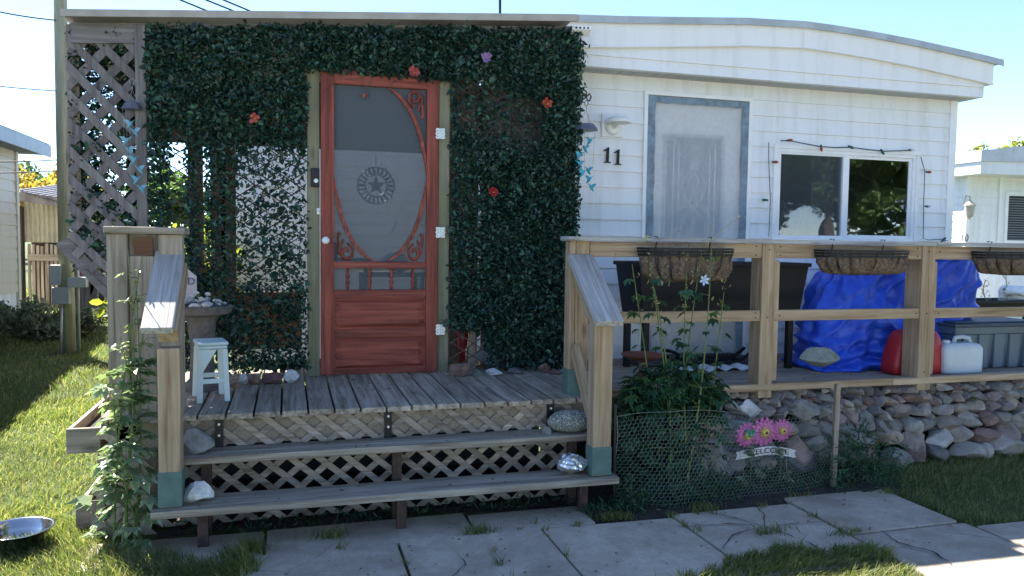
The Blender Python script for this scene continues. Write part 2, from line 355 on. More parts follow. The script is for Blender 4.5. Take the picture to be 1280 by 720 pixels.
def tagp(o, label=None, cat=None, group=None, kind=None):
    if label: o['label'] = label
    if cat: o['category'] = cat
    if group: o['group'] = group
    if kind: o['kind'] = kind
    return o
def wloc(o):
    p = Vector(o.location)
    while o.parent: o = o.parent; p += Vector(o.location)
    return p
def make(name, mb, mat, parent=None, origin=None, smooth=False, bevel=0.0):
    """link a mesh; verts given in world space"""
    if isinstance(mb, MB): V = [tuple(p) for p in mb.v]; F = mb.f
    else: V, F = mb
    me = bpy.data.meshes.new(name); V = np.array([tuple(p) for p in V], dtype=float) if not isinstance(V, np.ndarray) else V
    if parent is not None: og = wloc(parent)
    elif origin is not None: og = Vector(origin)
    else: og = Vector(((V[:, 0].min()+V[:, 0].max())/2, (V[:, 1].min()+V[:, 1].max())/2, V[:, 2].min()))
    V = V-np.array(og)
    if isinstance(F, np.ndarray):
        n, k = F.shape
        me.vertices.add(len(V)); me.vertices.foreach_set('co', V.ravel())
        me.loops.add(n*k); me.loops.foreach_set('vertex_index', F.ravel().astype(np.int32))
        me.polygons.add(n); me.polygons.foreach_set('loop_start', np.arange(0, n*k, k, dtype=np.int32))
        me.update(calc_edges=True); me.validate()
    else:
        me.from_pydata(V.tolist(), [], F); me.validate()
    o = bpy.data.objects.new(name, me); COL.objects.link(o); me.materials.append(mat)
    if parent is not None: o.parent = parent
    else: o.location = og
    if smooth: me.polygons.foreach_set('use_smooth', [True]*len(me.polygons))
    if bevel:
        b = o.modifiers.new('edge', 'BEVEL'); b.width = bevel; b.segments = 2; b.limit_method = 'ANGLE'; b.angle_limit = R(40)
    return o
def thing(name, label, cat, loc, group=None):
    o = bpy.data.objects.new(name, None); COL.objects.link(o); o.location = loc; o.empty_display_size = 0.1
    return tagp(o, label, cat, group)
def copy_tree(o, parent=None):
    c = o.copy(); COL.objects.link(c); c.parent = parent
    for ch in list(o.children): copy_tree(ch, c)
    return c
def clip_poly(poly, region):      # Sutherland-Hodgman, region convex ccw
    out = poly
    for i in range(len(region)):
        a = region[i]; b = region[(i+1) % len(region)]; inp = out; out = []
        def side(p): return (b[0]-a[0])*(p[1]-a[1])-(b[1]-a[1])*(p[0]-a[0])
        for j in range(len(inp)):
            p, q = inp[j], inp[(j+1) % len(inp)]; sp, sq = side(p), side(q)
            if sp >= 0: out.append(p)
            if (sp >= 0) != (sq >= 0):
                t = sp/(sp-sq); out.append((p[0]+(q[0]-p[0])*t, p[1]+(q[1]-p[1])*t))
        if not out: return []
    return out
def lattice(mb, region, f, pitch, w, th, angs=(45, -45), off=0.0, jitter=0.0):
    """two layers of strips clipped to a convex region"""
    xs = [p[0] for p in region]; ys = [p[1] for p in region]; cx, cy = sum(xs)/len(xs), sum(ys)/len(ys)
    rad = max(math.hypot(p[0]-cx, p[1]-cy) for p in region)+pitch
    for li, ang in enumerate(angs):
        d = (math.cos(R(ang)), math.sin(R(ang))); n = (-d[1], d[0])
        k = int(rad/pitch)+1
        for i in range(-k, k+1):
            o = i*pitch+off+random.uniform(-jitter, jitter)
            q = [(cx+n[0]*(o+s*w/2)+d[0]*e*rad, cy+n[1]*(o+s*w/2)+d[1]*e*rad) for s, e in ((-1, -1), (-1, 1), (1, 1), (1, -1))]
            ar = sum(q[j][0]*q[(j+1) % 4][1]-q[(j+1) % 4][0]*q[j][1] for j in range(4))
            if ar < 0: q = q[::-1]
            c = clip_poly(q, region)
            if len(c) > 2: mb.prism(c, f, li*th, li*th+th*0.96)
def text_mesh(txt, size, depth=0.003, align='CENTER'):
    cu = bpy.data.curves.new('lettering', 'FONT'); cu.body = txt; cu.size = size; cu.extrude = depth; cu.align_x = align; cu.align_y = 'CENTER'
    o = bpy.data.objects.new('lettering', cu); COL.objects.link(o); dg = bpy.context.evaluated_depsgraph_get()
    me = bpy.data.meshes.new_from_object(o.evaluated_get(dg)); bpy.data.objects.remove(o)
    V = [v.co.copy() for v in me.vertices]; F = [list(p.vertices) for p in me.polygons]; bpy.data.meshes.remove(me); bpy.data.curves.remove(cu)
    return V, F

def leaf_cloud(P, size, droop=0.3, face=None, facew=0.0, aspect=0.5, fold=0.25, var=0.35, seed=1):
    """P (n,3) leaf bases; returns verts,faces arrays: folded leaves of two quads (8 verts -> 6 used)"""
    g = np.random.default_rng(seed); n = len(P)
    d = g.normal(size=(n, 3)); d[:, 2] -= droop*2
    d /= np.linalg.norm(d, axis=1)[:, None]
    nn = g.normal(size=(n, 3))
    if face is not None: nn += np.array(face)*facew*2
    nn -= (nn*d).sum(1)[:, None]*d; nn /= np.linalg.norm(nn, axis=1)[:, None]
    s = np.cross(d, nn); L = size*(1+g.uniform(-var, var, n))[:, None]
    w = L*aspect*0.5
    a = P; b = P+d*L*0.35+s*w+nn*L*fold*0.5; c = P+d*L*0.75+s*w*0.7+nn*L*fold*0.3
    t = P+d*L-nn*L*0.08; b2 = P+d*L*0.35-s*w+nn*L*fold*0.5; c2 = P+d*L*0.75-s*w*0.7+nn*L*fold*0.3
    V = np.stack([a, b, c, t, c2, b2], 1).reshape(-1, 3)
    k = np.arange(n)[:, None]*6
    F = np.concatenate([k+np.array([[0, 1, 2, 3]]), k+np.array([[0, 3, 4, 5]])], 0)
    return V, F

def rock_mb(seed, c, sx, sy, sz, mb=None, sub=3, rough=0.22, cuts=5, rot=0.0):
    import bmesh
    mb = mb or MB(); bm = bmesh.new(); bmesh.ops.create_icosphere(bm, subdivisions=sub, radius=1.0)
    rd = random.Random(seed); pl = []
    for _ in range(cuts*2):
        n = Vector((rd.uniform(-1, 1), rd.uniform(-1, 1), rd.uniform(-1, 1))).normalized(); pl.append((n, rd.uniform(0.45, 0.78)))
    of = Vector((seed*3.17 % 50, seed*1.7 % 31, 0)); Z = Matrix.Rotation(rot, 3, 'Y') @ Matrix.Rotation(rd.uniform(0, 3), 3, 'Z')
    for v in bm.verts:
        p = v.co.copy()
        for n, d in pl:
            e = p.dot(n)
            if e > d: p -= n*(e-d)
        p *= 1+rough*(0.6*noise.noise(p*1.3+of)+0.3*noise.noise(p*3.5+of)+0.15*noise.noise(p*9+of))
        p = Matrix.Rotation(rot, 3, 'Y') @ p
        v.co = p
    xs = [v.co for v in bm.verts]
    mn = Vector((min(p.x for p in xs), min(p.y for p in xs), min(p.z for p in xs))); mx = Vector((max(p.x for p in xs), max(p.y for p in xs), max(p.z for p in xs)))
    md = (mn+mx)/2; e = mx-mn; bm.verts.ensure_lookup_table()
    vs = [Vector((c[0]+(v.co.x-md.x)/e.x*sx, c[1]+(v.co.y-md.y)/e.y*sy, c[2]+(v.co.z-md.z)/e.z*sz)) for v in bm.verts]
    mb.add(vs, [[v.index for v in f.verts] for f in bm.faces]); bm.free(); return mb

# ================================================================ SETTING
def ground():
    xs = np.unique(np.concatenate([np.linspace(-400, -20, 12), np.linspace(-20, -6, 15), np.linspace(-6, 8, 113), np.linspace(8, 20, 13), np.linspace(20, 400, 12)]))
    ys = np.unique(np.concatenate([np.linspace(-400, -10, 12), np.linspace(-10, 2, 13), np.linspace(2, 14, 97), np.linspace(14, 40, 14), np.linspace(40, 500, 12)]))
    X, Y = np.meshgrid(xs, ys); Z = gz(X, Y)+0.006*np.sin(X*5.1+Y*2.3)*np.sin(Y*4.7)*(np.abs(X) < 9)-0.0
    V = np.stack([X, Y, Z-0.004], -1).reshape(-1, 3); nx, ny = len(xs), len(ys)
    i = (np.arange(ny-1)[:, None]*nx+np.arange(nx-1)[None]).reshape(-1, 1); F = i+np.array([[0, 1, nx+1, nx]])
    o = make('ground', (V, F), M['ground'], origin=(0, 0, 0), smooth=True); tagp(o, kind='structure')
ground()
# flower bed and shaded bare earth under and around the deck
def soil_sheet(name, x0, x1, y0, y1, dz):
    xs = np.linspace(x0, x1, int((x1-x0)/0.06)+2); ys = np.linspace(y0, y1, int((y1-y0)/0.06)+2); X, Y = np.meshgrid(xs, ys)
    edge = np.minimum(np.minimum(X-x0, x1-X), np.minimum(Y-y0, y1-Y))
    Z = gz(X, Y)+dz*np.clip(edge/0.10, -0.3, 1)-0.012*(edge < 0.01)+0.010*np.sin(X*23+Y*11)*np.sin(Y*31-X*7)+rng.uniform(-.004, .004, X.shape)
    X = X+0.03*np.sin(Y*9)*(edge < .15); V = np.stack([X, Y, Z], -1).reshape(-1, 3); nx = len(xs)
    i = (np.arange(len(ys)-1)[:, None]*nx+np.arange(nx-1)[None]).reshape(-1, 1)
    o = make(name, (V, i+np.array([[0, 1, nx+1, nx]])), M['soil'], smooth=True); tagp(o, kind='structure')
soil_sheet('bed_soil', 1.55, 3.75, 3.93, 4.75, 0.028)
soil_sheet('ground_under_deck', -0.72, 1.60, 4.27, 5.6, 0.006)

# pale gravel lane added out of view to throw sun back at the house
mb0 = [(-150, -12.0), (150, -12.0), (150, -1.2), (-150, -1.2)]
def bouncemat():
    m, nd, lk, bs = newmat('pale_gravel')
    tc = N(nd, 'ShaderNodeTexCoord'); n = N(nd, 'ShaderNodeTexNoise', Scale=25.0, Detail=8.0); lk.new(tc.outputs['Object'], n.inputs[0])
    rp = ramp(nd, [(0.35, (.34, .31, .27)), (0.65, (.52, .48, .43))]); lk.new(n.outputs[0], rp.inputs[0]); lk.new(rp.outputs[0], bs.inputs['Base Color']); bs.inputs['Roughness'].default_value = .95
    return m
def bounce_lane():
    mb = MB(); z = -.10
    mb.add([(x, y, z) for x, y in mb0]+[(x, y, z-.08) for x, y in mb0], [(0, 1, 2, 3), (4, 5, 1, 0), (6, 7, 3, 2)])
    tagp(make('lane', mb, bouncemat()), kind='structure')
bounce_lane()
# ---- path of concrete slabs
def path():
    mb = MB(); zt = -0.100
    g = 0.008
    def slab(x0, x1, y0, y1, dz=0.0, tilt=0.0, sk=0.0):
        x0 += g; x1 -= g; y0 += g; y1 -= g; n = len(mb.v)
        poly = [(x0, y0), (x1, y0+random.uniform(-.006, .006)), (x1+sk, y1), (x0+sk, y1)]
        # chipped corners
        q = []
        for i, p in enumerate(poly):
            a = poly[i-1]; b = poly[(i+1) % 4]; c = random.uniform(0.006, 0.02)
            for t in (a, b):
                d = Vector((t[0]-p[0], t[1]-p[1])).normalized()*c; q.append((p[0]+d.x, p[1]+d.y))
        mb.prism(q, lambda a, b, t: (a, b, t+dz+tilt*(a-x0)+(0.004*math.sin(a*3+b))), zt-0.05, zt)
    R1 = 3.90                   # row nearest the steps / main row boundary
    # back row beneath the steps
    slab(-0.95, -0.12, R1, 4.26, -0.012); slab(-0.12, 0.95, R1, 4.26, -0.008); slab(0.95, 1.62, R1, 4.20, -0.003, 0.004)
    # main row
    slab(-0.22, 0.53, 3.08, R1, 0.0); slab(0.53, 1.29, 3.12, R1, 0.002, 0.004); slab(1.29, 2.075, 3.10, R1, -0.002); slab(2.075, 2.865, 3.09, R1+0.04, 0.002, -0.004)
    slab(2.865, 3.59, 3.42, R1+0.13, 0.004)
    slab(2.865, 3.62, 2.66, 3.42, -0.002); slab(3.62, 4.42, 2.55, 3.36, 0.0); slab(2.30, 3.02, 1.90, 2.66, -0.004); slab(3.02, 3.75, 1.88, 2.62)
    o = make('path', mb, M['concrete'], bevel=0.006); tagp(o, kind='structure')
    ck = MB(); rc = random.Random(6)
    def crack(pts, w=.004):
        P = []
        for (a, b) in zip(pts[:-1], pts[1:]):
            for q in np.linspace(0, 1, 7)[:-1]: P.append((a[0]+(b[0]-a[0])*q+rc.uniform(-.007, .007), a[1]+(b[1]-a[1])*q+rc.uniform(-.007, .007)))
        P.append(pts[-1]); L = []
        for i, p in enumerate(P):
            q0 = P[max(i-1, 0)]; q1 = P[min(i+1, len(P)-1)]; d = Vector((q1[0]-q0[0], q1[1]-q0[1])).normalized(); ww = w*rc.uniform(.3, 1)*(.3+1.2*math.sin(math.pi*(i+.5)/len(P))); L += [(p[0]-d.y*ww, p[1]+d.x*ww, zt+.0075), (p[0]+d.y*ww, p[1]-d.x*ww, zt+.0075)]
        ck.add(L, [(2*i, 2*i+2, 2*i+3, 2*i+1) for i in range(len(P)-1)])
    hub = (2.48, 3.62)
    for e in ((2.10, 3.72), (2.30, 3.90), (2.62, 3.93), (2.85, 3.60), (2.60, 3.12), (2.09, 3.40)): crack([hub, ((hub[0]+e[0])/2+rc.uniform(-.05, .05), (hub[1]+e[1])/2+rc.uniform(-.05, .05)), e])
    crack([(3.05, 3.41), (3.02, 3.25), (3.10, 3.10), (3.06, 2.95)], .006); crack([(2.87, 3.22), (3.0, 3.18)], .003); crack([(.62, 3.30), (.80, 3.52), (.78, 3.70)], .002)
    make('crack', ck, M['soil'], o)
path()

# ---- grass
def grass():
    g = np.random.default_rng(3); Ps = []
    def area(x0, x1, y0, y1, dens, mask=None):
        n = int((x1-x0)*(y1-y0)*dens); x = g.uniform(x0, x1, n); y = g.uniform(y0, y1, n)
        if mask is not None: k = mask(x, y); x, y = x[k], y[k]
        Ps.append(np.stack([x, y], 1))
    wob = lambda t: 0.05*np.sin(t*7)+0.03*np.sin(t*19)
    def left(x, y):  # keep off planters, deck and slabs
        return ~((x > -0.74+wob(y)) & (y > 3.97+wob(x))) & ~((x > -0.20+wob(y)) & (y < 4.0)) & ~((x > -1.18) & (x < -0.8) & (y > 4.75)) & (x > -0.34*y-1.2)
    area(-2.6, -0.05, 3.0, 5.0, 11000, left)
    area(-3.6, -0.72, 5.0, 7.5, 5200, left)
    area(-4.6, -1.2, 7.5, 11.0, 1800, lambda x, y: x > -0.40*y-0.6)
    area(-6.5, -1.2, 11.0, 19.0, 420)
    def right(x, y):
        e = 3.62+0.35*(1-ss(3.36, 3.42, y))*0+wob(y*1.3)
        inslab = ((x < 3.64) & (y < 4.06)) | ((x < 4.44+wob(y)*.5) & (y < 3.37+wob(x)*.6))
        bed = (x < 3.75+wob(y*2)*1.5) & (y > 3.9)
        return ~inslab & ~bed & (y < 4.72+wob(x))
    area(3.3, 6.6, 2.9, 4.8, 6500, right)
    area(5.6, 14, 4.2, 10, 500, lambda x, y: (x > 6.8) | (y < 4.4))
    # ragged patch in front of the slabs
    def front(x, y):
        return (y < 3.12+0.24*np.clip(1-np.abs(x-2.38)/0.62, 0, 1)+wob(x)*.6+.02*np.sin(x*41)) & (x < 2.84)
    area(0.9, 3.0, 2.7, 3.45, 20000, front)
    # weeds in slab joints
    for _ in range(24):
        j = g.choice([0.53, 1.29, 2.075, 2.865, 0.95]); cx = j+g.normal()*0.01; cy = g.uniform(3.2, 4.1)
        if g.random() < 0.4: cx = g.uniform(0, 2.9); cy = 3.90+g.normal()*0.008
        n = g.integers(6, 26); Ps.append(np.stack([cx+g.normal(size=n)*0.014, cy+g.normal(size=n)*0.014], 1))
    for cx, cy, n in ((0.96, 3.92, 160), (2.45, 3.55, 90), (3.60, 3.95, 160), (2.87, 3.44, 120), (-0.2, 3.95, 260), (1.75, 3.95, 300), (2.3, 3.96, 260), (3.0, 4.05, 260), (3.4, 4.12, 400), (0.2, 4.05, 150)):
        Ps.append(np.stack([cx+g.normal(size=n)*0.05, cy+g.normal(size=n)*0.022], 1))
    P = np.concatenate(Ps); n = len(P); z = gz(P[:, 0], P[:, 1])-0.006
    on = ((P[:, 0] > -.22) & (P[:, 0] < 2.865) & (P[:, 1] > 3.08) & (P[:, 1] < 4.1)) | ((P[:, 0] > 2.865) & (P[:, 0] < 3.59) & (P[:, 1] > 3.42) & (P[:, 1] < 4.03)); z = np.where(on, -.102, z)
    # clumpy height & lean from noise-like sines
    c = 0.5+0.5*np.sin(P[:, 0]*5.3+1.7*np.sin(P[:, 1]*3.1))*np.sin(P[:, 1]*4.9+1.3*np.sin(P[:, 0]*6.1))
    c2 = 0.5+0.5*np.sin(P[:, 0]*17+P[:, 1]*9)*np.sin(P[:, 1]*21-P[:, 0]*7)
    H = (0.020+0.028*c+0.014*c2)*g.uniform(0.55, 1.35, n); H *= 1+0.25*ss(5, 9, P[:, 1])
    H = np.where((P[:, 0] > -0.9) & (P[:, 0] < 0.0) & (P[:, 1] < 4.1), H*1.5, H)
    Wd = 0.0042*g.uniform(0.6, 1.3, n)*(1+0.5*ss(4.5, 9, P[:, 1])+1.2*ss(9, 15, P[:, 1]))
    a = g.uniform(0, 2*np.pi, n); s = np.stack([np.cos(a), np.sin(a), 0*a], 1)*Wd[:, None]/2
    la = 2.3*np.sin(P[:, 0]*1.9)+1.9*np.cos(P[:, 1]*2.3)+g.normal(size=n)*1.2; lean = (H*g.uniform(0.1, 1.3, n))[:, None]*np.stack([np.cos(la), np.sin(la), 0*la], 1)
    B = np.stack([P[:, 0], P[:, 1], z], 1); up = np.array([0, 0, 1.0])
    m = B+up*(H*0.6)[:, None]+lean*0.35; t = B+up*(H)[:, None]+lean
    V = np.stack([B-s, B+s, m+s*.8, t, m-s*.8], 1).reshape(-1, 3); k = np.arange(n)[:, None]*5
    # two triangles fans as quads+tri -> use quads (0,1,2,4) and tri (4,2,3) as degenerate-free arrays
    F1 = k+np.array([[0, 1, 2]]); F2 = k+np.array([[0, 2, 4]]); F3 = k+np.array([[4, 2, 3]])
    o = make('lawn_grass', (V, np.concatenate([F1, F2, F3])), M['grass'], origin=(0, 0, 0))
    tagp(o, 'short green and straw coloured grass of the lawn around deck and path', 'grass', kind='stuff')
grass()

# ================================================================ MOBILE HOME
def siding(mb, f, a0, a1, z0, z1, pitch, ref, holes=(), lip=0.014):
    """lap boards; f(a, z, off) with off = how far proud of the wall"""
    k0 = int(math.floor((z0-ref)/pitch)); z = ref+k0*pitch
    while z < z1-1e-4:
        za, zb = max(z, z0), min(z+pitch, z1)
        cuts = sorted({za, zb}|{h for q in holes for h in (q[2], q[3]) if za < h < zb})
        for s, e in zip(cuts[:-1], cuts[1:]):
            seg = [(a0, a1)]; mid = (s+e)/2
            for q in holes:
                if q[2] < mid < q[3]:
                    seg = [p for u, v in seg for p in ((u, min(v, q[0])), (max(u, q[1]), v)) if p[1]-p[0] > 1e-3]
            o0 = lip*(1-(s-z)/pitch)+0.002; o1 = lip*(1-(e-z)/pitch)+0.002
            seg2 = []
            for u, v in seg:
                if v-u > 2.6: c_ = u+.6+((s*7.31+u*3.7) % 1)*(v-u-1.2); seg2 += [(u, c_-.0012), (c_+.0012, v)]
                else: seg2.append((u, v))
            for u, v in seg2:
                mb.add([f(u, s, o0), f(v, s, o0), f(v, e, o1), f(u, e, o1), f(u, s, -0.02), f(v, s, -0.02), f(u, e, -0.02), f(v, e, -0.02)],
                       [(0, 1, 2, 3), (4, 5, 1, 0), (3, 2, 7, 6), (0, 3, 6, 4), (1, 5, 7, 2)])
        z += pitch
HX0, HX1, HY, RY = 2.075, 5.82, 5.81, 5.60
DZ = 0.5
home = thing('mobile_home', 'white vinyl sided mobile home with bowed roof and number 11 by its door', 'mobile home', (3.9, HY, 0))
fw = lambda a, z, o: (a, HY-o, z)
WX0, WX1, WZ0, WZ1 = 3.936, 5.437, 1.44, 2.284
DX0, DX1, DZT = 2.745, 3.705, 2.63
mb = MB(); siding(mb, fw, HX0, HX1-0.05, -0.05, 2.76, 0.128, 2.512, [(WX0+.02, WX1-.02, WZ0+.02, WZ1-.02), (DX0, DX1, 0.4, DZT)])
fl = lambda a, z, o: (HX0-o, a, z); siding(mb, fl, HY, 15.5, 0.0, 2.76, 0.128, 2.512)
fr_ = lambda a, z, o: (HX1+o, a, z); siding(mb, fr_, HY+.03, 15.5, 0.0, 2.76, 0.128, 2.512)
make('wall', mb, M['siding'], home)
boxes('corner_trim', [(HX1-0.065, HX1+0.012, HY-0.022, HY+0.06, -0.05, 2.757), (HX0-0.012, HX0+0.05, HY-0.022, HY+.04, -0.05, 2.757)], M['trim'], home, 0.004)
# curved roof profile (x,z) at the front
RP = [(1.98, 3.075), (2.4, 3.10), (3.0, 3.145), (3.5, 3.185), (4.03, 3.205), (4.3, 3.198), (4.7, 3.178), (5.1, 3.150), (5.5, 3.112), (5.8, 3.082), (6.06, 3.052)]
def rz(x):
    for (a, za), (b, zb) in zip(RP[:-1], RP[1:]):
        if a <= x <= b: return za+(zb-za)*(x-a)/(b-a)
    return RP[-1][1]
mb = MB()
vs = []
for x, z in RP: vs += [(x, RY-0.05, z+0.003), (x, 15.6, z+0.003), (x, 15.6, z+0.03), (x, RY-0.05, z+0.03)]
fs = []
for i in range(len(RP)-1):
    a, b = i*4, i*4+4
    fs += [(a, b, b+1, a+1), (a+3, a+2, b+2, b+3), (a, a+3, b+3, b), (a+1, b+1, b+2, a+2)]
fs += [(0, 1, 2, 3), (len(vs)-4, len(vs)-1, len(vs)-2, len(vs)-3)]
mb.add(vs, fs); make('roof', mb, M['roof'], home)
# drip edge along the front
mb = MB()
for (xa, za), (xb, zb) in zip(RP[:-1], RP[1:]):
    mb.add([(xa, RY-0.058, za+0.036), (xb, RY-0.058, zb+0.036), (xb, RY-0.064, zb-0.018), (xa, RY-0.064, za-0.018), (xa, RY-0.03, za+0.036), (xb, RY-0.03, zb+0.036), (xb, RY-0.052, zb-0.018), (xa, RY-0.052, za-0.018)],
           [(0, 3, 2, 1), (0, 1, 5, 4), (3, 7, 6, 2), (4, 5, 6, 7)])
make('drip_edge', mb, M['roofmetal'], home)
# fascia: upper curved band, lower band with one lap line, narrowing returns at the right corner
def bandz(x): return rz(x)-0.170-0.012*abs(x-4.03)
mb = MB(); XR = 5.975
for (xa, za), (xb, zb) in zip(RP[:-1], RP[1:]):
    xb2 = min(xb, XR); zb2 = rz(xb2)
    mb.add([(xa, RY-0.036, za+0.001), (xb2, RY-0.036, zb2+0.001), (xb2, RY-0.036, bandz(xb2)), (xa, RY-0.036, bandz(xa)), (xa, RY+0.05, bandz(xa)), (xb2, RY+0.05, bandz(xb2))], [(0, 3, 2, 1), (3, 4, 5, 2)])
mb.add([(XR, RY-.036, rz(XR)), (XR, 15.6, rz(XR)), (XR, 15.6, bandz(XR)), (XR, RY-.036, bandz(XR))], [(0, 3, 2, 1)])
# vertical seam cover in the middle and thin lip
mb.box(4.02, 4.032, RY-0.04, RY-0.03, bandz(4.03), rz(4.03))
make('fascia_band', mb, M['fascia'], home)
mb = MB(); SZ = 2.757; XL = 5.90
for (xa, za), (xb, zb) in zip(RP[:-1], RP[1:]):
    if xa >= XL: continue
    xb2 = min(xb, XL)
    def lapz(x): return SZ+0.085
    # lower board (bottom lap) and upper board above it
    ha, hb = bandz(xa)+.01, bandz(xb2)+.01
    mb.add([(xa, RY-0.014, SZ), (xb2, RY-0.014, SZ), (xb2, RY-0.004, lapz(xb2)), (xa, RY-0.004, lapz(xa)), (xa, RY+0.04, SZ), (xb2, RY+0.04, SZ)], [(0, 1, 2, 3), (4, 5, 1, 0)])
    if ha > lapz(xa) or hb > lapz(xb2):
        mb.add([(xa, RY-0.018, lapz(xa)), (xb2, RY-0.018, lapz(xb2)), (xb2, RY-0.006, max(hb, lapz(xb2))), (xa, RY-0.006, max(ha, lapz(xa))), (xa, RY, lapz(xa)), (xb2, RY, lapz(xb2))], [(0, 1, 2, 3), (4, 5, 1, 0)])
mb.add([(XL, RY-.014, SZ), (XL, 15.6, SZ), (XL, 15.6, bandz(XL)+.01), (XL, RY-.014, bandz(XL)+.01)], [(0, 1, 2, 3)])
make('lower_fascia', mb, M['fascia'], home)
# beads under each fascia band
mb = MB(); pts = [(x, RY-0.040, bandz(x)) for x, z in RP if x < XR]+[(XR, RY-.040, bandz(XR))]
mb.tube(pts, 0.007, 5); pts = [(x, RY-0.038, rz(x)-0.045) for x, z in RP if x < XR]+[(XR, RY-.038, rz(XR)-.045)]; mb.tube(pts, 0.004, 4)
make('fascia_bead', mb, M['trim'], home)
# ribbed soffit
mb = MB(); x = 1.99
while x < XL-0.01:
    x2 = min(x+0.10, XL); mb.box(x+0.004, x2-0.004, RY+0.0, HY-0.002, SZ+0.002, SZ+0.008); mb.box(x-0.004, x+0.004, RY+0.0, HY-.002, SZ+0.010, SZ+0.016); x += 0.10
mb.box(HX1+.013, XL-.002, HY, 15.5, SZ+.003, SZ+.009)
make('soffit', mb, M['soffit'], home)
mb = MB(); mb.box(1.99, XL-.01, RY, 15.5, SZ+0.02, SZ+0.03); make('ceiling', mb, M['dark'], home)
# window
win = thing('window', None, None, (0, 0, 0)); win.parent = home; win.location = (0, 0, 0)
bpy.data.objects.remove(win)
mb = MB(); F = 0.055
def frame(mb, x0, x1, z0, z1, w, y0, y1, sides='lrtb'):
    if 't' in sides: mb.box(x0, x1, y0, y1, z1-w, z1)
    if 'b' in sides: mb.box(x0, x1, y0, y1, z0, z0+w)
    zt = z1-w if 't' in sides else z1; zb = z0+w if 'b' in sides else z0
    if 'l' in sides: mb.box(x0, x0+w, y0+.001, y1-.001, zb, zt)
    if 'r' in sides: mb.box(x1-w, x1, y0+.001, y1-.001, zb, zt)
frame(mb, WX0, WX1, WZ0, WZ1, 0.035, HY-0.028, HY+0.01); frame(mb, WX0+.034, WX1-.034, WZ0+.034, WZ1-.034, 0.030, HY-0.018, HY+0.03)
WM_ = 4.665
window = make('window', mb, M['trim'], home, bevel=0.003)
mb = MB(); frame(mb, WX0+.062, WM_-.004, WZ0+.062, WZ1-.062, 0.018, HY-0.010, HY+0.012); mb.box(WM_-.028, WM_+.028, HY-.014, HY+.03, WZ0+.064, WZ1-.064); frame(mb, WM_+.02, WX1-.062, WZ0+.062, WZ1-.062, 0.028, HY+.002, HY+0.022)
make('sash_frame', mb, M['trim'], window, bevel=0.002)
mb = MB(); mb.add([(WX0+.07, HY+.004, WZ0+.07), (WM_-.01, HY+.004, WZ0+.07), (WM_-.01, HY+.004, WZ1-.07), (WX0+.07, HY+.004, WZ1-.07)], [(0, 1, 2, 3)]); make('insect_screen', mb, M['screen'], window)
for a, b in ((WX0+.07, WM_-.01), (WM_+.03, WX1-.08)):
    mb = MB(); y = HY+(.016 if a < 4.5 else .012); mb.add([(a, y, WZ0+.07), (b, y, WZ0+.07), (b, y, WZ1-.07), (a, y, WZ1-.07)], [(0, 1, 2, 3)]); make('pane', mb, M['glass'], window)
# dark room and a gathered curtain behind the glass
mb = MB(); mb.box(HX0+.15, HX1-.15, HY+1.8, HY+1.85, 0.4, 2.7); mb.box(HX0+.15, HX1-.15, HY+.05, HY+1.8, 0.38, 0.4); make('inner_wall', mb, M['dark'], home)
mb = MB(); n = 60; vs = []
for i in range(n+1):
    x = WX0+.05+0.36*i/n; y = HY+.09+0.018*math.sin(i*1.1)+.006*math.sin(i*2.7)
    vs += [(x, y, WZ0), (x+.10*(1-i/n), y, WZ0+.22+.18*(1-i/n)**2)]
mb.add(vs, [(2*i, 2*i+2, 2*i+3, 2*i+1) for i in range(n)]); make('curtain', mb, M['curtain'], home, smooth=True)
# door behind clouded plastic
mb = MB(); frame(mb, DX0-.012, DX1+.012, DZ, DZT+.02, 0.032, HY-0.03, HY+.02, 'lrt'); make('door_trim', mb, M['trim'], home, bevel=0.003)
mb = MB(); mb.box(DX0+.02, DX1-.02, HY+.022, HY+.06, DZ, DZT-.012)
door = make('door', mb, M['trim'], home)
gx0, gx1, gz0, gz1 = 2.93, 3.49, 1.15, 2.33
mb = MB(); frame(mb, gx0, gx1, gz0, gz1, 0.03, HY+.008, HY+.022); make('glass_frame', mb, plain('grey_moulding', (0.42, 0.45, 0.49), .5), door)
mb = MB(); mb.box(gx0+.03, gx1-.03, HY+.017, HY+.021, gz0+.03, gz1-.03); make('pane', mb, plain('leaded_glass', (0.12, 0.15, 0.21), .2, var=.4, scale=14), door)
mb = MB(); cx = (gx0+gx1)/2; y = HY+.012
def ln(pts, r=0.0055): mb.tube([(a, y, b) for a, b in pts], r, 5)
for o in (0.09, 0.14): 
    mb.tube([(gx0+o, y, gz0+o), (gx1-o, y, gz0+o), (gx1-o, y, gz1-o), (gx0+o, y, gz1-o)], 0.006, 5, closed=True)
for s in (-1, 1):
    ln([(cx+s*0.03, 1.35), (cx+s*.12, 1.50), (cx+s*.10, 1.62), (cx, 1.72), (cx+s*.07, 1.80), (cx+s*.12, 1.92), (cx+s*.02, 2.06), (cx, 2.12)])
    ln([(cx, 1.42), (cx+s*.05, 1.50), (cx, 1.58), (cx-s*.02, 1.64)]); ln([(cx+s*.14, 1.72), (cx+s*.06, 1.74), (cx, 1.86), (cx+s*.05, 1.95), (cx, 2.02)])
mb.tube([(cx+.035*math.cos(t), y, 2.09+.045*math.sin(t)) for t in np.linspace(0, 6.28, 14)[:-1]], 0.005, 5, closed=True)
make('leading', mb, plain('pale_came', (0.75, 0.77, 0.77), .4), door)
mb = MB(); nx_, nz_ = 26, 60; vs = []
for j in range(nz_+1):
    for i in range(nx_+1):
        x = DX0+.03+(DX1-DX0-.06)*i/nx_; z = DZ+.02+(DZT-DZ-.04)*j/nz_
        vs.append((x, HY-0.012-0.008*noise.noise(Vector((x*5, z*3, 0)))-.004*noise.noise(Vector((x*14, z*9+x*6, 3))), z))
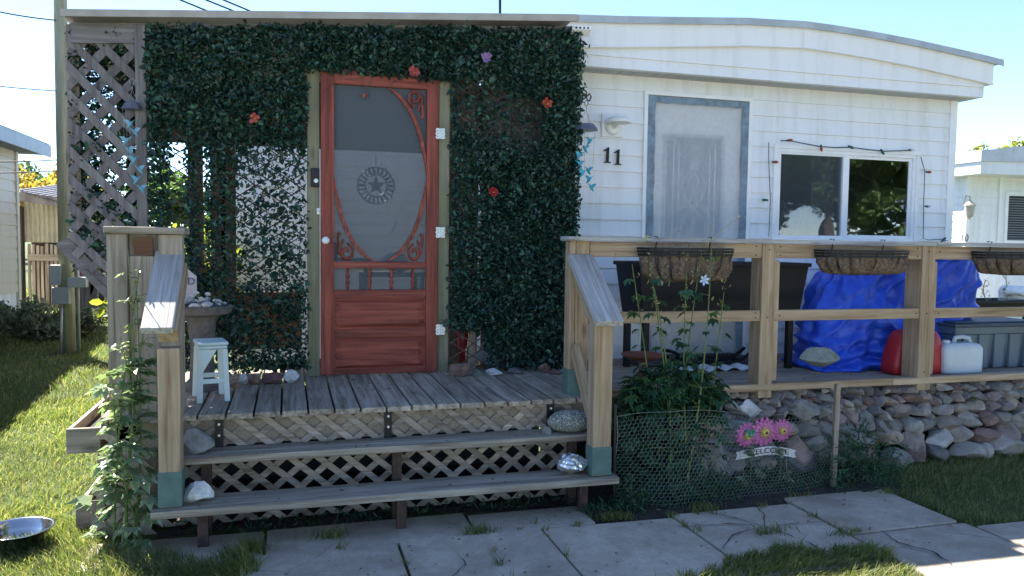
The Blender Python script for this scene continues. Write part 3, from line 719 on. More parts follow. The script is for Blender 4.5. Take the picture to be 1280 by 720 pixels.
mb.add(vs, [(j*(nx_+1)+i, j*(nx_+1)+i+1, (j+1)*(nx_+1)+i+1, (j+1)*(nx_+1)+i) for j in range(nz_) for i in range(nx_)])
make('plastic_film', mb, M['film'], door, smooth=True)
mb = MB(); w = .065
for q in ((DX0+.022, DX0+.022+w, DZ+.01, DZT-.015), (DX1-.022-w*.9, DX1-.022, DZ+.01, DZT-.02), (DX0+.022+w+.001, DX1-.023-w*.9, DZT-.07, DZT-.018)):
    n = 30; vs = []
    hz = q[1]-q[0] > q[3]-q[2]
    for i in range(n+1):
        t = i/n; wv = .004*math.sin(i*1.3)+.003*math.sin(i*2.9); yy = HY-.024-.003*math.sin(i*.9)
        if hz: x = q[0]+(q[1]-q[0])*t; vs += [(x, yy, q[2]+wv), (x, yy, q[3])]
        else: z = q[2]+(q[3]-q[2])*t; vs += [(q[0]+(0 if q[0] < 3 else wv), yy, z), (q[1]+(wv if q[0] < 3 else 0), yy, z)]
    mb.add(vs, [(2*i, 2*i+2, 2*i+3, 2*i+1) for i in range(n)])
make('tape_border', mb, M['tape'], door)
# numerals 11
def numeral(cx, cz, h):
    mb = MB(); w = h*0.17
    f = lambda a, b, t: (cx+a+b*0.02, HY-0.018-t, cz+b)
    mb.prism([(-w*.45, 0.02*h), (w*.55, 0.02*h), (w*.55, h), (w*.1, h), (-w*1.5, h*.80), (-w*1.4, h*.74), (-w*.45, h*.80)], f, 0, 0.012)
    mb.prism([(-w*1.35, 0), (w*1.45, 0), (w*1.3, 0.075*h), (-w*1.2, 0.06*h)], f, 0.001, 0.013)
    make('house_number', mb, M['blackmetal'], home)
p1 = PY(757.5, 204, HY); p2 = PY(770.5, 206.5, HY)
numeral(p1.x, p1.z, 0.122); numeral(p2.x, p2.z, 0.122)
# porch lamp on its plate
lamp = thing('wall_lamp', None, None, (0, 0, 0)); lamp.parent = home; lamp.location = Vector((2.5, HY, 2.4))-wloc(home)
a = PY(752.5, 142, HY-.03); b = PY(779, 172, HY-.03)
mb = MB(); mb.box(a.x, b.x, HY-.032, HY-.006, b.z, a.z); make('back_plate', mb, M['trim'], lamp, bevel=.008)
c = PY(767, 159, HY-.05); mb = MB(); mb.lathe((c.x, HY-.032, c.z), [(0.062, 0), (0.062, -.012), (0.045, -.03), (0.0, -.032)], 24, 'Y'); mb.tube([(c.x, HY-.05, c.z+.0), (c.x+.005, HY-.10, c.z+.02), (c.x+.01, HY-.14, c.z+.035)], .02, 8)
make('base', mb, M['trim'], lamp, smooth=False)
mb = MB(); prof = [(0.0, .030), (0.075, .026), (0.098, .012), (0.102, 0.0), (0.098, -.012), (0.088, -.014), (0.0, -.016)]
c = PY(775, 151, HY-.15); mb.lathe((c.x, HY-.12, c.z), prof, 28); make('lamp_head', mb, M['trim'], lamp, smooth=False)
# cable at corner right
mb = MB(); a = PY(1198, 132, HY+.1); mb.tube([(HX1+.03, HY+.1, 2.72), (HX1+.06, HY+.1, 2.66), (HX1+.075, HY+.1, 2.5), (HX1+.06, HY+.1, 2.35)], .006, 5); mb.box(HX1+.03, HX1+.07, HY+.08, HY+.12, 2.24, 2.36); make('cable', mb, M['trim'], home)

# solar light on the roof corner
sol = thing('solar_light', 'small white solar spotlight under the roof edge above the ivy corner', 'light', tuple(PY(725, 45, 5.45)))
a = PY(712, 36, 5.42); b = PY(740, 44, 5.42)
mb = MB(); mm = Matrix.Translation(PY(725, 41, 5.40)) @ Matrix.Rotation(R(-4), 4, 'Y') @ Matrix.Rotation(R(-28), 4, 'X'); mb.box(-.072, .072, -.05, .03, -.012, .012, mm); make('housing', mb, M['trim'], sol, bevel=.004)
mb = MB(); mb.box(-.062, .062, -.04, .02, .0125, .015, mm); make('solar_panel', mb, plain('solar_cell', (0.02, 0.03, 0.07), .2), sol)
mb = MB()
for i in range(4): mb.lathe(mm @ Vector((-.045+i*.03, -.051, -.001)), [(0.008, 0), (0.008, -.004), (0, -.006)], 10, 'Y')
make('lens', mb, M['dark'], sol)

# Christmas bulb string round the window
sl_ = thing('light_string', 'string of coloured bulbs hung along the top and sides of the window', 'light string', (4.7, HY, 2.0))
mb = MB(); Yb = HY-.05
top = [(976, 176), (988, 176), (1003, 179), (1024, 183), (1044, 184.5), (1064, 184), (1085, 187), (1105, 189), (1125, 188.5), (1143, 187.5)]
mb.tube([PY(u, v, Yb) for u, v in top], .0045, 5)
mb.tube([PY(u, v, Yb) for u, v in [(961, 178), (961, 202), (963, 250), (961, 296)]], .0035, 5)
mb.tube([PY(u, v, Yb) for u, v in [(1151, 196), (1156, 214), (1154.5, 258), (1154, 298), (1160, 300), (1175, 299), (1184, 301)]], .0035, 5)
make('cord', mb, M['rope'], sl_)
bulbm = {'red': plain('red_bulb', (0.42, 0.035, 0.015), .2), 'green': plain('green_bulb', (0.01, 0.13, 0.07), .2), 'clear': plain('clear_bulb', (0.55, 0.55, 0.52), .1), 'blue': plain('blue_bulb', (0.02, 0.09, 0.12), .2)}
for u, v, ang, c in [(986, 175.5, -8, 'red'), (1026.5, 184, 80, 'red'), (1063, 183.5, 20, 'blue'), (1102.5, 189, 50, 'green'), (1138, 187.5, -5, 'clear'), (968, 202.5, 0, 'red'), (957, 250, 180, 'green'), (1160, 215, 0, 'red'), (1159, 258, 0, 'clear'), (1179, 300, -40, 'blue')]:
    p = PY(u, v, Yb-.01); m2 = Matrix.Translation(p) @ Matrix.Rotation(R(ang), 4, 'Y')
    b = MB(); b.lathe((0, 0, 0), [(0.0, .040), (0.007, .034), (0.0125, .018), (0.0125, .008), (0.008, 0), (0, 0)], 10, 'X'); b.v = [m2 @ q for q in b.v]; bo = make('bulb', b, bulbm[c], sl_, smooth=True)
    b = MB(); b.lathe((0, 0, 0), [(0.0, -.022), (0.0075, -.022), (0.0095, -.001), (0, -.001)], 8, 'X'); b.v = [m2 @ q for q in b.v]; make('socket', b, M['rope'], bo)

# ================================================================ PORCH
PX0, PX1, PYF = -1.305, 2.02, 5.45
def pz(x): return 2.735+(x-PX0)*(3.00-2.735)/(PX1-PX0)       # underside of the porch roof edge
porch = thing('porch', 'enclosed front porch with lattice corner, shed roof and grey green door posts', 'porch', (0.35, PYF, DZ))
mb = MB()
mb.add([(PX0+.0, 5.33, pz(PX0)+.04), (1.975, 5.33, pz(1.975)+.045), (1.975, 7.0, pz(1.975)-.10), (PX0-.06, 7.0, pz(PX0)-.14), (PX0+.0, 5.33, pz(PX0)+.050), (1.975, 5.33, pz(1.975)+.056), (1.975, 7.0, pz(1.975)-.08), (PX0-.06, 7.0, pz(PX0)-.12)],
       [(0, 3, 2, 1), (4, 5, 6, 7), (0, 1, 5, 4), (1, 2, 6, 5), (2, 3, 7, 6), (3, 0, 4, 7)])
make('roof', mb, M['roof'], porch)
mb = MB()
def strip(mb, x0, x1, za, zb, y0, y1):      # parallelogram board following the roof slope
    q = [(x0, pz(x0)+za), (x1, pz(x1)+za), (x1, pz(x1)+zb), (x0, pz(x0)+zb)]
    mb.prism(q, lambda a, b, t: (a, t, b), y0, y1)
strip(mb, PX0-.0, 1.99, .004, .046, 5.316, 5.329); make('drip_edge', mb, plain('tan_drip_metal', (0.36, 0.33, 0.285), .6, .1, var=.2), porch)
mb = MB(); strip(mb, PX0+.03, 1.99, -.13, -.006, 5.42, 5.445); make('header_board', mb, W('latg', 'X'), porch)
# corner lattice: two layers of grey-brown slats
reg = [(PX0, 1.33), (-1.02, 0.98), (-.86, 0.80), (-.86, pz(-.86)-.01), (PX0, pz(PX0)-.01)]
mb = MB(); lattice(mb, reg, lambda a, b, t: (a, 5.455-t, b), 0.119, 0.050, 0.012, angs=(48, -46)); make('corner_lattice', mb, W('latg', 'Z'), porch)
mb = MB(); mb.box(-.915, -.855, 5.40, 5.44, DZ, pz(-.88)-.02); make('lattice_post', mb, W('latg', 'Z'), porch)
# brace under the lattice
mb = MB(); mb.beam((-1.36, 5.47, 1.40), (-.86, 5.47, .80), .02, .09, up=(0, 0, 1)); make('brace', mb, W('latg', 'X'), porch)
DL, DR = 0.208, 1.004
boxes('door_post', [(DL-.085, DL-.006, 5.44, 5.53, DZ, 2.62), (DR+.008, DR+.085, 5.44, 5.53, DZ, 2.62)], W('treat', 'Z'), porch, .003)
boxes('door_lintel', [(DL-.005, DR+.007, 5.445, 5.53, DZ+2.075, 2.618)], W('treat', 'X'), porch, .003)
boxes('wall_post', [(1.955, 2.03, 5.44, 5.80, DZ, pz(2.0)-.01), (-1.33, -1.25, 5.49, 5.57, 1.36, pz(-1.3)-.01), (1.26, 1.30, 5.50, 5.55, DZ, 1.2)], W('latt', 'Z'), porch)
boxes('inner_partition', [(1.40, 2.03, 5.72, 5.75, DZ, 2.9)], W('latg', 'Z'), porch)
boxes('low_partition', [(1.08, 1.395, 5.84, 5.87, DZ, 2.9)], W('latg', 'Z'), porch)
for u in (246, 274, 287):
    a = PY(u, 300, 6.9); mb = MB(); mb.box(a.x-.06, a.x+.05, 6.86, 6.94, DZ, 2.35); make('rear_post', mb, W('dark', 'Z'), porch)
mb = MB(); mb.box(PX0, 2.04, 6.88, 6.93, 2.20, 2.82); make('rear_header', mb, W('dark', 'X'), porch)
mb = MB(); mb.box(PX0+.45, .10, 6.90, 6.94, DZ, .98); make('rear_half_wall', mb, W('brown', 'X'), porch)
mb = MB(); mb.box(PX0+.02, PX0+.05, 5.55, 6.9, .9, 2.6); 
# the black lock box on the post and the hook latch
mb = MB(); a = PY(388.5, 210, 5.43); b = PY(399.5, 234, 5.43); mb.box(a.x, b.x, 5.415, 5.44, b.z, a.z); lb = make('lock_box', mb, M['blackmetal'], porch, bevel=.004)
mb = MB(); c = PY(395, 226, 5.42); mb.lathe((c.x, 5.414, c.z), [(0.014, 0), (0.014, -.004), (0.009, -.004), (0.009, -.002), (0, -.002)], 14, 'Y'); make('dial', mb, M['hinge'], lb)
mb = MB(); a = PY(396, 264, 5.42); mb.box(a.x, a.x+.03, 5.425, 5.44, a.z-.02, a.z+.02); mb.tube([(a.x+.005, 5.42, a.z), (a.x+.075, 5.415, a.z-.002)], .005, 6); mb.ell((a.x+.03, 5.418, a.z), .008, .008, .012); make('latch', mb, M['hinge'], porch)

# ---- red screen door
sd = thing('screen_door', None, None, (0, 0, 0)); sd.parent = porch; sd.location = Vector((DL, 5.42, DZ))-wloc(porch)
z0, z1 = DZ+.012, DZ+2.065; Yd0, Yd1 = 5.405, 5.440
boxes('stile', [(DL, DL+.088, Yd0, Yd1, z0, z1), (DR-.082, DR, Yd0, Yd1, z0, z1)], W('red', 'Z'), sd, .004)
X0, X1 = DL+.0885, DR-.0825
def vz(v): return PY(476, v, 5.42).z
rails = [(z1-.098, z1-.001), (vz(335.5), vz(327)), (vz(373), vz(362)), (vz(421), vz(411)), (z0, vz(461))]
boxes('rail', [(X0, X1, Yd0+.001, Yd1-.001, a, b) for a, b in rails], W('red', 'X'), sd, .003)
for (lo, hi) in ((vz(411), vz(373)), (vz(461), vz(421))):
    mb = MB(); mb.box(X0, X1, Yd0+.018, Yd1-.01, lo, hi)
    i = .05; f = Yd0+.006; q = [(X0+.012, lo+.012), (X1-.012, lo+.012), (X1-.012, hi-.012), (X0+.012, hi-.012)]; r = [(X0+i, lo+.032), (X1-i, lo+.032), (X1-i, hi-.032), (X0+i, hi-.032)]
    mb.add([(a, Yd0+.0175, b) for a, b in q]+[(a, f, b) for a, b in r], [(4, 5, 6, 7)]+[(k, (k+1) % 4, 4+(k+1) % 4, 4+k) for k in range(4)])
    make('raised_panel', mb, W('red', 'X'), sd)
# narrow spindle light
for k in range(4):
    x = X0+(X1-X0)*(k+.5)/4+.02*(1.5-k)*.4; b0, b1 = vz(362), vz(335.5); h = b1-b0
    pr = [(.008, 0), (.008, h*.1), (.013, h*.16), (.007, h*.22), (.013, h*.33), (.015, h*.40), (.007, h*.47), (.007, h*.53), (.015, h*.60), (.013, h*.67), (.007, h*.78), (.013, h*.84), (.008, h*.9), (.008, h)]
    mb = MB(); mb.lathe((x, (Yd0+Yd1)/2, b0), pr, 10); make('spindle', mb, W('red', 'Z'), sd, smooth=True)
# oval arch pieces and scrolls
ez0, ez1 = vz(327), z1-.098; ecx = (X0+X1)/2; ecz = (ez0+ez1)/2; ra, rb = (X1-X0)/2+.004, (ez1-ez0)/2+.004
def arc(t0, t1, w0=.026):
    o = []; i = []; n = 26
    for k in range(n+1):
        t = R(t0+(t1-t0)*k/n); w = w0*min(1, .25+1.6*min(k, n-k)/n*2)
        c, s = math.cos(t), math.sin(t); o.append((ecx+ra*c, ecz+rb*s)); i.append((ecx+(ra-w)*c, ecz+(rb-w)*s))
    return o, i
def archmesh(t0, t1, mb):
    o, i = arc(t0, t1)
    for k in range(len(o)-1):
        q = [i[k], i[k+1], o[k+1], o[k]]; mb.prism(q, lambda a, b, t: (a, t, b), Yd0+.006, Yd1-.006)
def curl(pts, mb, r=.011): 
    q = []
    for k in range(len(pts)-1):
        for t in np.linspace(0, 1, 5)[:-1]:
            p0, p1, p2, p3 = (pts[max(k-1, 0)], pts[k], pts[k+1], pts[min(k+2, len(pts)-1)])
            q.append(tuple(.5*((2*p1[j])+(-p0[j]+p2[j])*t+(2*p0[j]-5*p1[j]+4*p2[j]-p3[j])*t*t+(-p0[j]+3*p1[j]-3*p2[j]+p3[j])*t**3) for j in (0, 1)))
    q.append(pts[-1]); mb.tube([(a, (Yd0+Yd1)/2, b) for a, b in q], [r*(.7+.4*math.sin(3.14*k/len(q))) for k in range(len(q))], 6)
def scrollset(t0, t1, sx, sz):
    mb = MB(); archmesh(t0, t1, mb); cx = X1 if sx > 0 else X0; cz = ez1 if sz > 0 else ez0
    P = lambda a, b: (cx-sx*a, cz-sz*b)
    curl([P(.085, .125), P(.12, .085), P(.115, .035), P(.085, .018), P(.055, .035), P(.06, .075), P(.085, .085), P(.095, .06)], mb)
    curl([P(.06, .15), P(.035, .10), P(.025, .15), P(.028, .19), P(.045, .185)], mb, .009)
    curl([P(.055, .04), P(.03, .06), P(.04, .10), P(.055, .13)], mb, .010)
    make('corner_scroll', mb, W('red', 'Z'), sd)
scrollset(2, 82, 1, 1); scrollset(183, 262, -1, -1); scrollset(278, 357, 1, -1)
mb = MB(); a = PY(456, 121, 5.42); mb.prism([(a.x-.02, a.z+.02), (a.x-.012, a.z-.012), (a.x+.004, a.z+.0), (a.x+.02, a.z+.02)], lambda p, q, t: (p, t, q), Yd0+.006, Yd1-.01); make('broken_scroll', mb, W('red', 'Z'), sd)
mb = MB(); y = Yd1-.004; mb.add([(X0-.01, y, vz(362)-.01), (X1+.01, y, vz(362)-.01), (X1+.01, y, z1-.09), (X0-.01, y, z1-.09)], [(0, 1, 2, 3)]); make('screen', mb, M['dscreen'], sd)
mb = MB(); a = PY(537, 178, 5.455); b = PY(474, 328, 5.455); mb.tube([a, b], .0022, 5); c = a.lerp(b, .66); d = a.lerp(b, .76); mb.tube([c, d], .006, 6); make('tension_wire', mb, M['hinge'], sd)
for v in (167, 290.5, 412):
    c = PY(550.5, v, 5.40); mb = MB(); f = lambda a, b, t: (c.x+a, t, c.z+b)
    for s in (-1, 1):
        q = [(s*.004, -.035), (s*.026, -.038), (s*.034, -.026), (s*.028, -.013), (s*.036, 0), (s*.028, .013), (s*.034, .026), (s*.026, .038), (s*.004, .035)]
        if s < 0: q = q[::-1]
        mb.prism(q, f, 5.398, 5.403)
    mb.tube([(c.x, 5.398, c.z-.036), (c.x, 5.398, c.z+.036)], .005, 8)
    h = make('hinge', mb, M['hinge'], sd)
    mb = MB()
    for s in (-1, 1):
        for b in (-.022, 0, .022): mb.ell((c.x+s*.018, 5.397, c.z+b), .003, .002, .003, 6, 4)
    make('screw', mb, M['rust'], h)
c = PY(407, 300.5, 5.38); mb = MB(); mb.lathe((c.x, 5.404, c.z), [(.012, 0), (.010, -.018), (.022, -.024), (.026, -.036), (.022, -.048), (.010, -.055), (0, -.056)], 20, 'Y'); make('knob', mb, M['porcelain'], sd, smooth=True)

# ---- artificial ivy on willow trellis, three screens hung on the porch front
def fz(x): return pz(x)-.035
def hole(u, v, rects):
    k = np.zeros(len(u), bool)
    for x0, x1, z0_, z1_ in rects: k |= (u > x0) & (u < x1) & (v > z0_) & (v < z1_)
    return k
def ivy(name, label, x0, x1, z0_, z1_, n, loc, thin=None, seed=1, clip=None, y=5.405, tpitch=.085):
    t = thing(name, label, 'artificial ivy', loc, 'panels of artificial ivy on trellis')
    g = np.random.default_rng(seed); u = g.uniform(x0, x1, n); v = g.uniform(z0_, z1_, n)
    keep = v < np.array([fz(a) for a in u])+g.normal(size=n)*.012
    cl = .5+.5*np.sin(u*9+2*np.sin(v*7+seed))*np.sin(v*11+1.7*np.sin(u*6))          # clumps
    keep &= g.random(n) < .55+.45*cl
    if thin is not None: keep &= g.random(n) < thin(u, v)
    if clip is not None: keep &= clip(u, v, g.normal(size=n)*.014)
    u, v, cl = u[keep], v[keep], cl[keep]; P = np.stack([u, y+.012-np.abs(g.normal(size=len(u)))*(.018+.05*cl**2), v], 1)
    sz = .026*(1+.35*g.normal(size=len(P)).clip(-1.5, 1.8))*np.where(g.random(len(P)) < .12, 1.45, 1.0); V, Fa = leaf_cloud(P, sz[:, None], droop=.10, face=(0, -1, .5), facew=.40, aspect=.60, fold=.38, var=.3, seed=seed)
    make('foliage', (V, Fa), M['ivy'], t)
    mb = MB(); reg = [(x0+.01, z0_+.01), (x1-.01, z0_+.01), (x1-.01, fz(x1)-.02), (x0+.01, fz(x0)-.02)]
    lattice(mb, reg, lambda a, b, tt: (a, y+.02-tt, b), tpitch, .0075, .006, angs=(33, -33), jitter=.012); make('trellis', mb, M['ivystem'], t)
    # trailing vine stems among the leaves
    mb = MB(); rd = random.Random(seed)
    for _ in range(int((x1-x0)*26)):
        px, pz_ = rd.uniform(x0, x1), rd.uniform(z0_, z1_-.2); a = rd.uniform(0, 6.28); pts = []
        for k in range(7):
            pts.append((min(max(px, x0), x1), y-.004-rd.random()*.012, min(pz_, fz(px)-.03))); px += .045*math.cos(a); pz_ += .045*math.sin(a); a += rd.uniform(-.6, .6)
        mb.tube(pts, .0022, 4)
    make('vine', mb, M['ivystem'], t)
    return t
xh0, xh1 = PY(283, 300, 5.42).x, PY(391, 300, 5.42).x
zh1, zh0 = PY(330, 186, 5.42).z, PY(330, 366, 5.42).z
xs0, xs1 = PY(212, 250, 5.42).x, PY(233, 250, 5.42).x
def thinL(u, v):
    d = np.ones(len(u))
    k = (u > xh0) & (u < xh1+.2) & (v > zh0+.03*np.sin(u*20)) & (v < zh1+.03*np.sin(u*30)); d[k] = .42
    k = (u > xs0+.05*(v-1.2)*.3) & (u < xs1) & (v > 1.25) & (v < 2.12-.0*u); d[k] = .10
    k = (u > PY(250, 300, 5.42).x) & (u < PY(256, 300, 5.42).x+.01) & (v > 1.2) & (v < 1.95); d[k] = .12
    k = (u > PY(268, 300, 5.42).x) & (u < xh0) & (v > 1.2) & (v < 1.8); d[k] = .45
    k = (u > xs1) & (u < xh0) & (v < 2.05); d[k] *= .9
    return d*np.where(v > 2.0, 1.0, .75)*np.where((v < zh0) & (v > .5), .8, 1)
ivy('ivy_screen', 'wide panel of artificial ivy with thin see-through patches, left of the red screen door', -.845, .120, .56, 2.88, 46000, (-.36, 5.42, .56), thinL, 11,
    clip=lambda u, v, e: (u > -.845+e+.03*(v < 1.2)*0) & (u < .125+e*1.2+.03*np.sin(v*14)))
# leaves hanging thinly behind the corner lattice
ivy('ivy_screen', 'narrow panel of artificial ivy showing behind the grey lattice slats at the porch corner', PX0+.0, -.86, 1.2, 2.75, 15000, (-1.1, 5.5, 1.2), lambda u, v: .58+.42*(u < PX0+.02), 21, y=5.52,
    clip=lambda u, v, e: (v > 1.25+.9*(u+.86)*-1*0+e*3) & (u > PX0-.02+e*.5))
zt = PY(476, 95, 5.42).z
ivy('ivy_screen', 'strip of artificial ivy hung over the top of the red screen door', .121, 1.085, zt, 2.96, 16000, (.6, 5.42, zt), None, 31,
    clip=lambda u, v, e: v > zt-.015+e*1.6+.02*np.sin(u*17))
def thinR(u, v):
    d = np.ones(len(u)); k = (v > 2.05) & (v < 2.55) & (u < 1.75) & (u > 1.12) & (np.abs(v-2.32+.25*(u-1.4)) < .2); d[k] = .22
    k = (u < 1.35) & (v < .80); d[k] = .0
    k = (u < 1.30) & (v > 1.2) & (v < 2.1); d[k] = .55
    k = (v < .66); d[k] *= .5
    return d
ivy('ivy_screen', 'dense tall panel of artificial ivy between the red screen door and the white siding', 1.086, 2.045, .52, 2.99, 52000, (1.57, 5.42, .52), thinR, 41,
    clip=lambda u, v, e: (u < 2.045+e*1.3+.012*np.sin(v*23)) & (u > 1.10+e))

# artificial flowers pinned on the ivy
def flower(name, label, u, v, cols, n, L, spread, seed, tilt=0):
    c = PY(u, v, 5.33); t = thing(name, label, 'artificial flower', tuple(c), None); rd = random.Random(seed)
    mb = MB()
    for k in range(n):
        a = tilt+2*math.pi*k/n+rd.uniform(-.15, .15); l = L*rd.uniform(.8, 1.1); d = Vector((math.cos(a), -spread*rd.uniform(.5, 1.1), math.sin(a))).normalized(); s = d.cross(Vector((0, -1, 0))).normalized()*l*.30
        tip = c+d*l; m1 = c+d*l*.55
        mb.add([c, m1+s, tip+s*.5, tip-d*l*.08, tip-s*.5, m1-s], [(0, 1, 2, 3), (0, 3, 4, 5)])
    make('petals', mb, leafmat(name+'_petal_%d' % seed, cols, .5, .25, .4, 1.2), t)
    mb = MB(); mb.tube([c+Vector((0, .02, 0)), c+Vector((.004, -.03, -.004))], [.004, .003], 6); make('stamen', mb, plain('yellow_stamen_%d' % seed, (.6, .42, .08), .6), t)
flower('artificial_flower', 'pinkish red artificial flower stuck in the ivy right above the screen door', 517, 91, [(.30, .035, .05), (.5, .10, .10)], 7, .050, .9, 1)
flower('artificial_flower', 'purple star shaped artificial flower high in the ivy under the roof', 607, 72, [(.22, .12, .35), (.38, .24, .5)], 8, .045, .8, 2, .3)
flower('artificial_flower', 'orange red lily like artificial flower in the upper right of the ivy', 683, 130, [(.32, .04, .03), (.5, .09, .05)], 5, .055, 1.3, 3, .5)
flower('artificial_flower', 'red artificial flower in the middle of the dense ivy panel', 616, 240, [(.30, .015, .02), (.45, .04, .04)], 8, .050, 1.1, 4, .4)
flower('artificial_flower', 'small coral artificial flower in the shaded ivy left of the screen door', 318, 148, [(.50, .07, .06), (.55, .15, .1)], 5, .045, .9, 5, .2)

# ---- white siding wall of the home behind, wall art
bh = thing('rear_home', 'white sided home behind the porch, seen through the ivy and screen door', 'house', (.8, 9.0, .1))
mb = MB(); siding(mb, lambda a, z, o: (a, 9.0-o, z), -.60, 2.035, 0.0, 2.95, .128, 2.512); siding(mb, lambda a, z, o: (-.60-o, a, z), 9.0, 13.0, 0.0, 2.95, .128, 2.512); make('wall', mb, M['siding'], bh)
mb = MB(); mb.box(-.75, 2.03, 8.85, 13.1, 2.955, 3.03); make('roof', mb, M['roof'], bh)
# round star wall art hanging on a cord
c = PY(470, 232, 6.8); wa = thing('wall_art', 'round dark metal ring with a star in it, seen through the screen door', 'wall art', tuple(c))
mb = MB(); r0 = .155; ci = lambda r, n=32: [(c.x+r*math.cos(t), c.y, c.z+r*math.sin(t)) for t in np.linspace(0, 2*math.pi, n+1)[:-1]]
mb.tube(ci(r0), .007, 6, closed=True); mb.tube(ci(.092), .006, 6, closed=True); make('ring', mb, M['blackmetal'], wa)
mb = MB(); rd = random.Random(5)
for k in range(22):
    t = 2*math.pi*k/22; w = rd.choice([.012, .018, .022]); mb.beam((c.x+.095*math.cos(t), c.y, c.z+.095*math.sin(t)), (c.x+.150*math.cos(t), c.y, c.z+.150*math.sin(t)), w, .006, up=(0, 1, 0))
make('cut_out_band', mb, M['blackmetal'], wa)
mb = MB(); st = [(c.x+(.085 if k % 2 == 0 else .036)*math.cos(math.pi/2+k*math.pi/5), c.z+(.085 if k % 2 == 0 else .036)*math.sin(math.pi/2+k*math.pi/5)) for k in range(10)]
vs = [(a, c.y, b) for a, b in st]+[(c.x, c.y-.02, c.z), (c.x, c.y+.01, c.z)]; mb.add(vs, [(k, (k+1) % 10, 10) for k in range(10)]+[((k+1) % 10, k, 11) for k in range(10)]); make('star', mb, M['blackmetal'], wa)
mb = MB(); mb.tube([(c.x, c.y, c.z+r0), (c.x, c.y+.05, 2.25)], .003, 5); make('hanging_cord', mb, M['blackmetal'], wa)

# ================================================================ DECK, STEPS, RAILS
deck = thing('wooden_deck', 'weathered wooden deck with two wide steps, lattice skirt and new timber rails', 'deck', (1.7, 4.4, 0))
# floor of the porch landing: planks run front to back, ends visible
mb = MB(); x = -.885; k = 0
while x < 1.72:
    w = .138; mb.box(x+.004, x+w-.004, 4.345+random.uniform(-.008, .008), 5.80, DZ-.030, DZ+random.uniform(-.002, .002)); x += w+.003
make('landing_planks', mb, W('grey', 'Y'), deck, bevel=.004)
mb = MB()
for k_ in range(19):
    for yy in (4.385, 4.405, 4.95, 5.0):
        mb.lathe((-.885+.141*k_+.069+.03*(1 if yy in (4.385, 5.0) else -1), yy, DZ+.001), [(.0045, 0), (.0045, .002), (0, .002)], 7)
make('screw', mb, M['rust'], deck)
mb = MB(); k = 0; y = 4.50
while y < 5.79:
    mb.box(1.76, 4.2+.6*(k % 2), y+.003, y+.135, DZ-.03, DZ+random.uniform(-.002, .002)); mb.box(4.206+.6*(k % 2), 7.2, y+.003, y+.135, DZ-.03, DZ+random.uniform(-.002, .002)); y += .140; k += 1
make('side_deck_planks', mb, W('grey', 'X'), deck, bevel=.004)
mb = MB(); mb.box(-.86, 1.74, 4.42, 4.455, DZ-.18, DZ-.033); make('rim_joist', mb, plain('sandy_backing_board', (.29, .235, .175), .85, var=.2, scale=9, bmp=.3), deck)
mb = MB(); reg = [(-.66, -.10), (1.64, -.10), (1.64, DZ-.033), (-.66, DZ-.033)]
lattice(mb, reg, lambda a, b, t: (a, 4.414-t, b), .092, .034, .009, angs=(40, -40)); make('skirt_lattice', mb, W('latt', 'X'), deck)
mb = MB(); reg = [(4.40, -.12), (5.5, -.10), (5.5, DZ-.04), (4.40, DZ-.04)]
reg = [(4.43, -.12), (5.6, -.10), (5.6, DZ-.04), (4.43, DZ-.04)]
lattice(mb, reg, lambda a, b, t: (-.88-t, a, b), .12, .038, .01, angs=(45, -45)); make('side_lattice', mb, W('latt', 'Z'), deck)
mb = MB(); reg = [(-1.0, -.13), (-.67, -.13), (-.67, .30), (-.90, .42), (-.93, .42)]; lattice(mb, reg, lambda a, b, t: (a, 4.40-t, b), .12, .045, .01, angs=(45, -45)); make('front_side_lattice', mb, W('latt', 'Z'), deck)
mb = MB(); mb.box(-.935, -.905, 4.42, 5.6, DZ-.12, DZ-.005); make('side_trim', mb, W('grey', 'Y'), deck)
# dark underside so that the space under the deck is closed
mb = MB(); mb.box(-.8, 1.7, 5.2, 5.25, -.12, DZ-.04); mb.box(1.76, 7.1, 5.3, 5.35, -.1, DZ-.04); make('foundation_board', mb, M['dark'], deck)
# treads
mb = MB(); z = .315
mb.box(-.535, 1.705, 4.195, 4.40, z-.038, z); make('tread', mb, W('grey', 'X'), deck, bevel=.006)
mb = MB(); z = .112; m2 = Matrix.Translation((0.575, 4.0, z)) @ Matrix.Rotation(R(0.0), 4, 'Z'); mb.box(-1.215, 1.215, 0, .235, -.038, 0, m2); make('tread', mb, W('grey', 'X'), deck, bevel=.006)
# stringers / legs of dark steel
for x in (-.405, .585, 1.62):
    mb = MB(); mb.box(x-.035, x+.015, 4.09, 4.13, -.14, .073); mb.box(x-.035, x+.015, 4.28, 4.32, -.14, .276); mb.box(x-.034, x+.014, 4.132, 4.278, .03, .07); mb.box(x-.030, x+.010, 4.322, 4.335, .20, .275); make('stringer', mb, M['rust'], deck)
for x in (.535, 1.50, -.36):
    mb = MB(); mb.box(x-.018, x+.022, 4.375, 4.395, .316, DZ-.035); bo = make('strut', mb, M['blackmetal'], deck)
    mb = MB(); mb.lathe((x+.002, 4.375, .44), [(.007, 0), (.007, -.006), (0, -.006)], 8, 'Y'); mb.lathe((x+.002, 4.375, .38), [(.007, 0), (.007, -.006), (0, -.006)], 8, 'Y'); make('bolt', mb, M['hinge'], bo)
def post(x0, x1, y0, y1, zb, zt, teal=None, mat=None):
    mb = MB(); mb.box(x0, x1, y0, y1, zb, zt); p = make('post', mb, mat or W('new', 'Z'), deck, bevel=.005)
    if teal:
        mb = MB(); mb.box(x0-.004, x1+.004, y0-.004, y1+.004, zb+.003, teal); make('painted_foot', mb, M['teal'], p, bevel=.004)
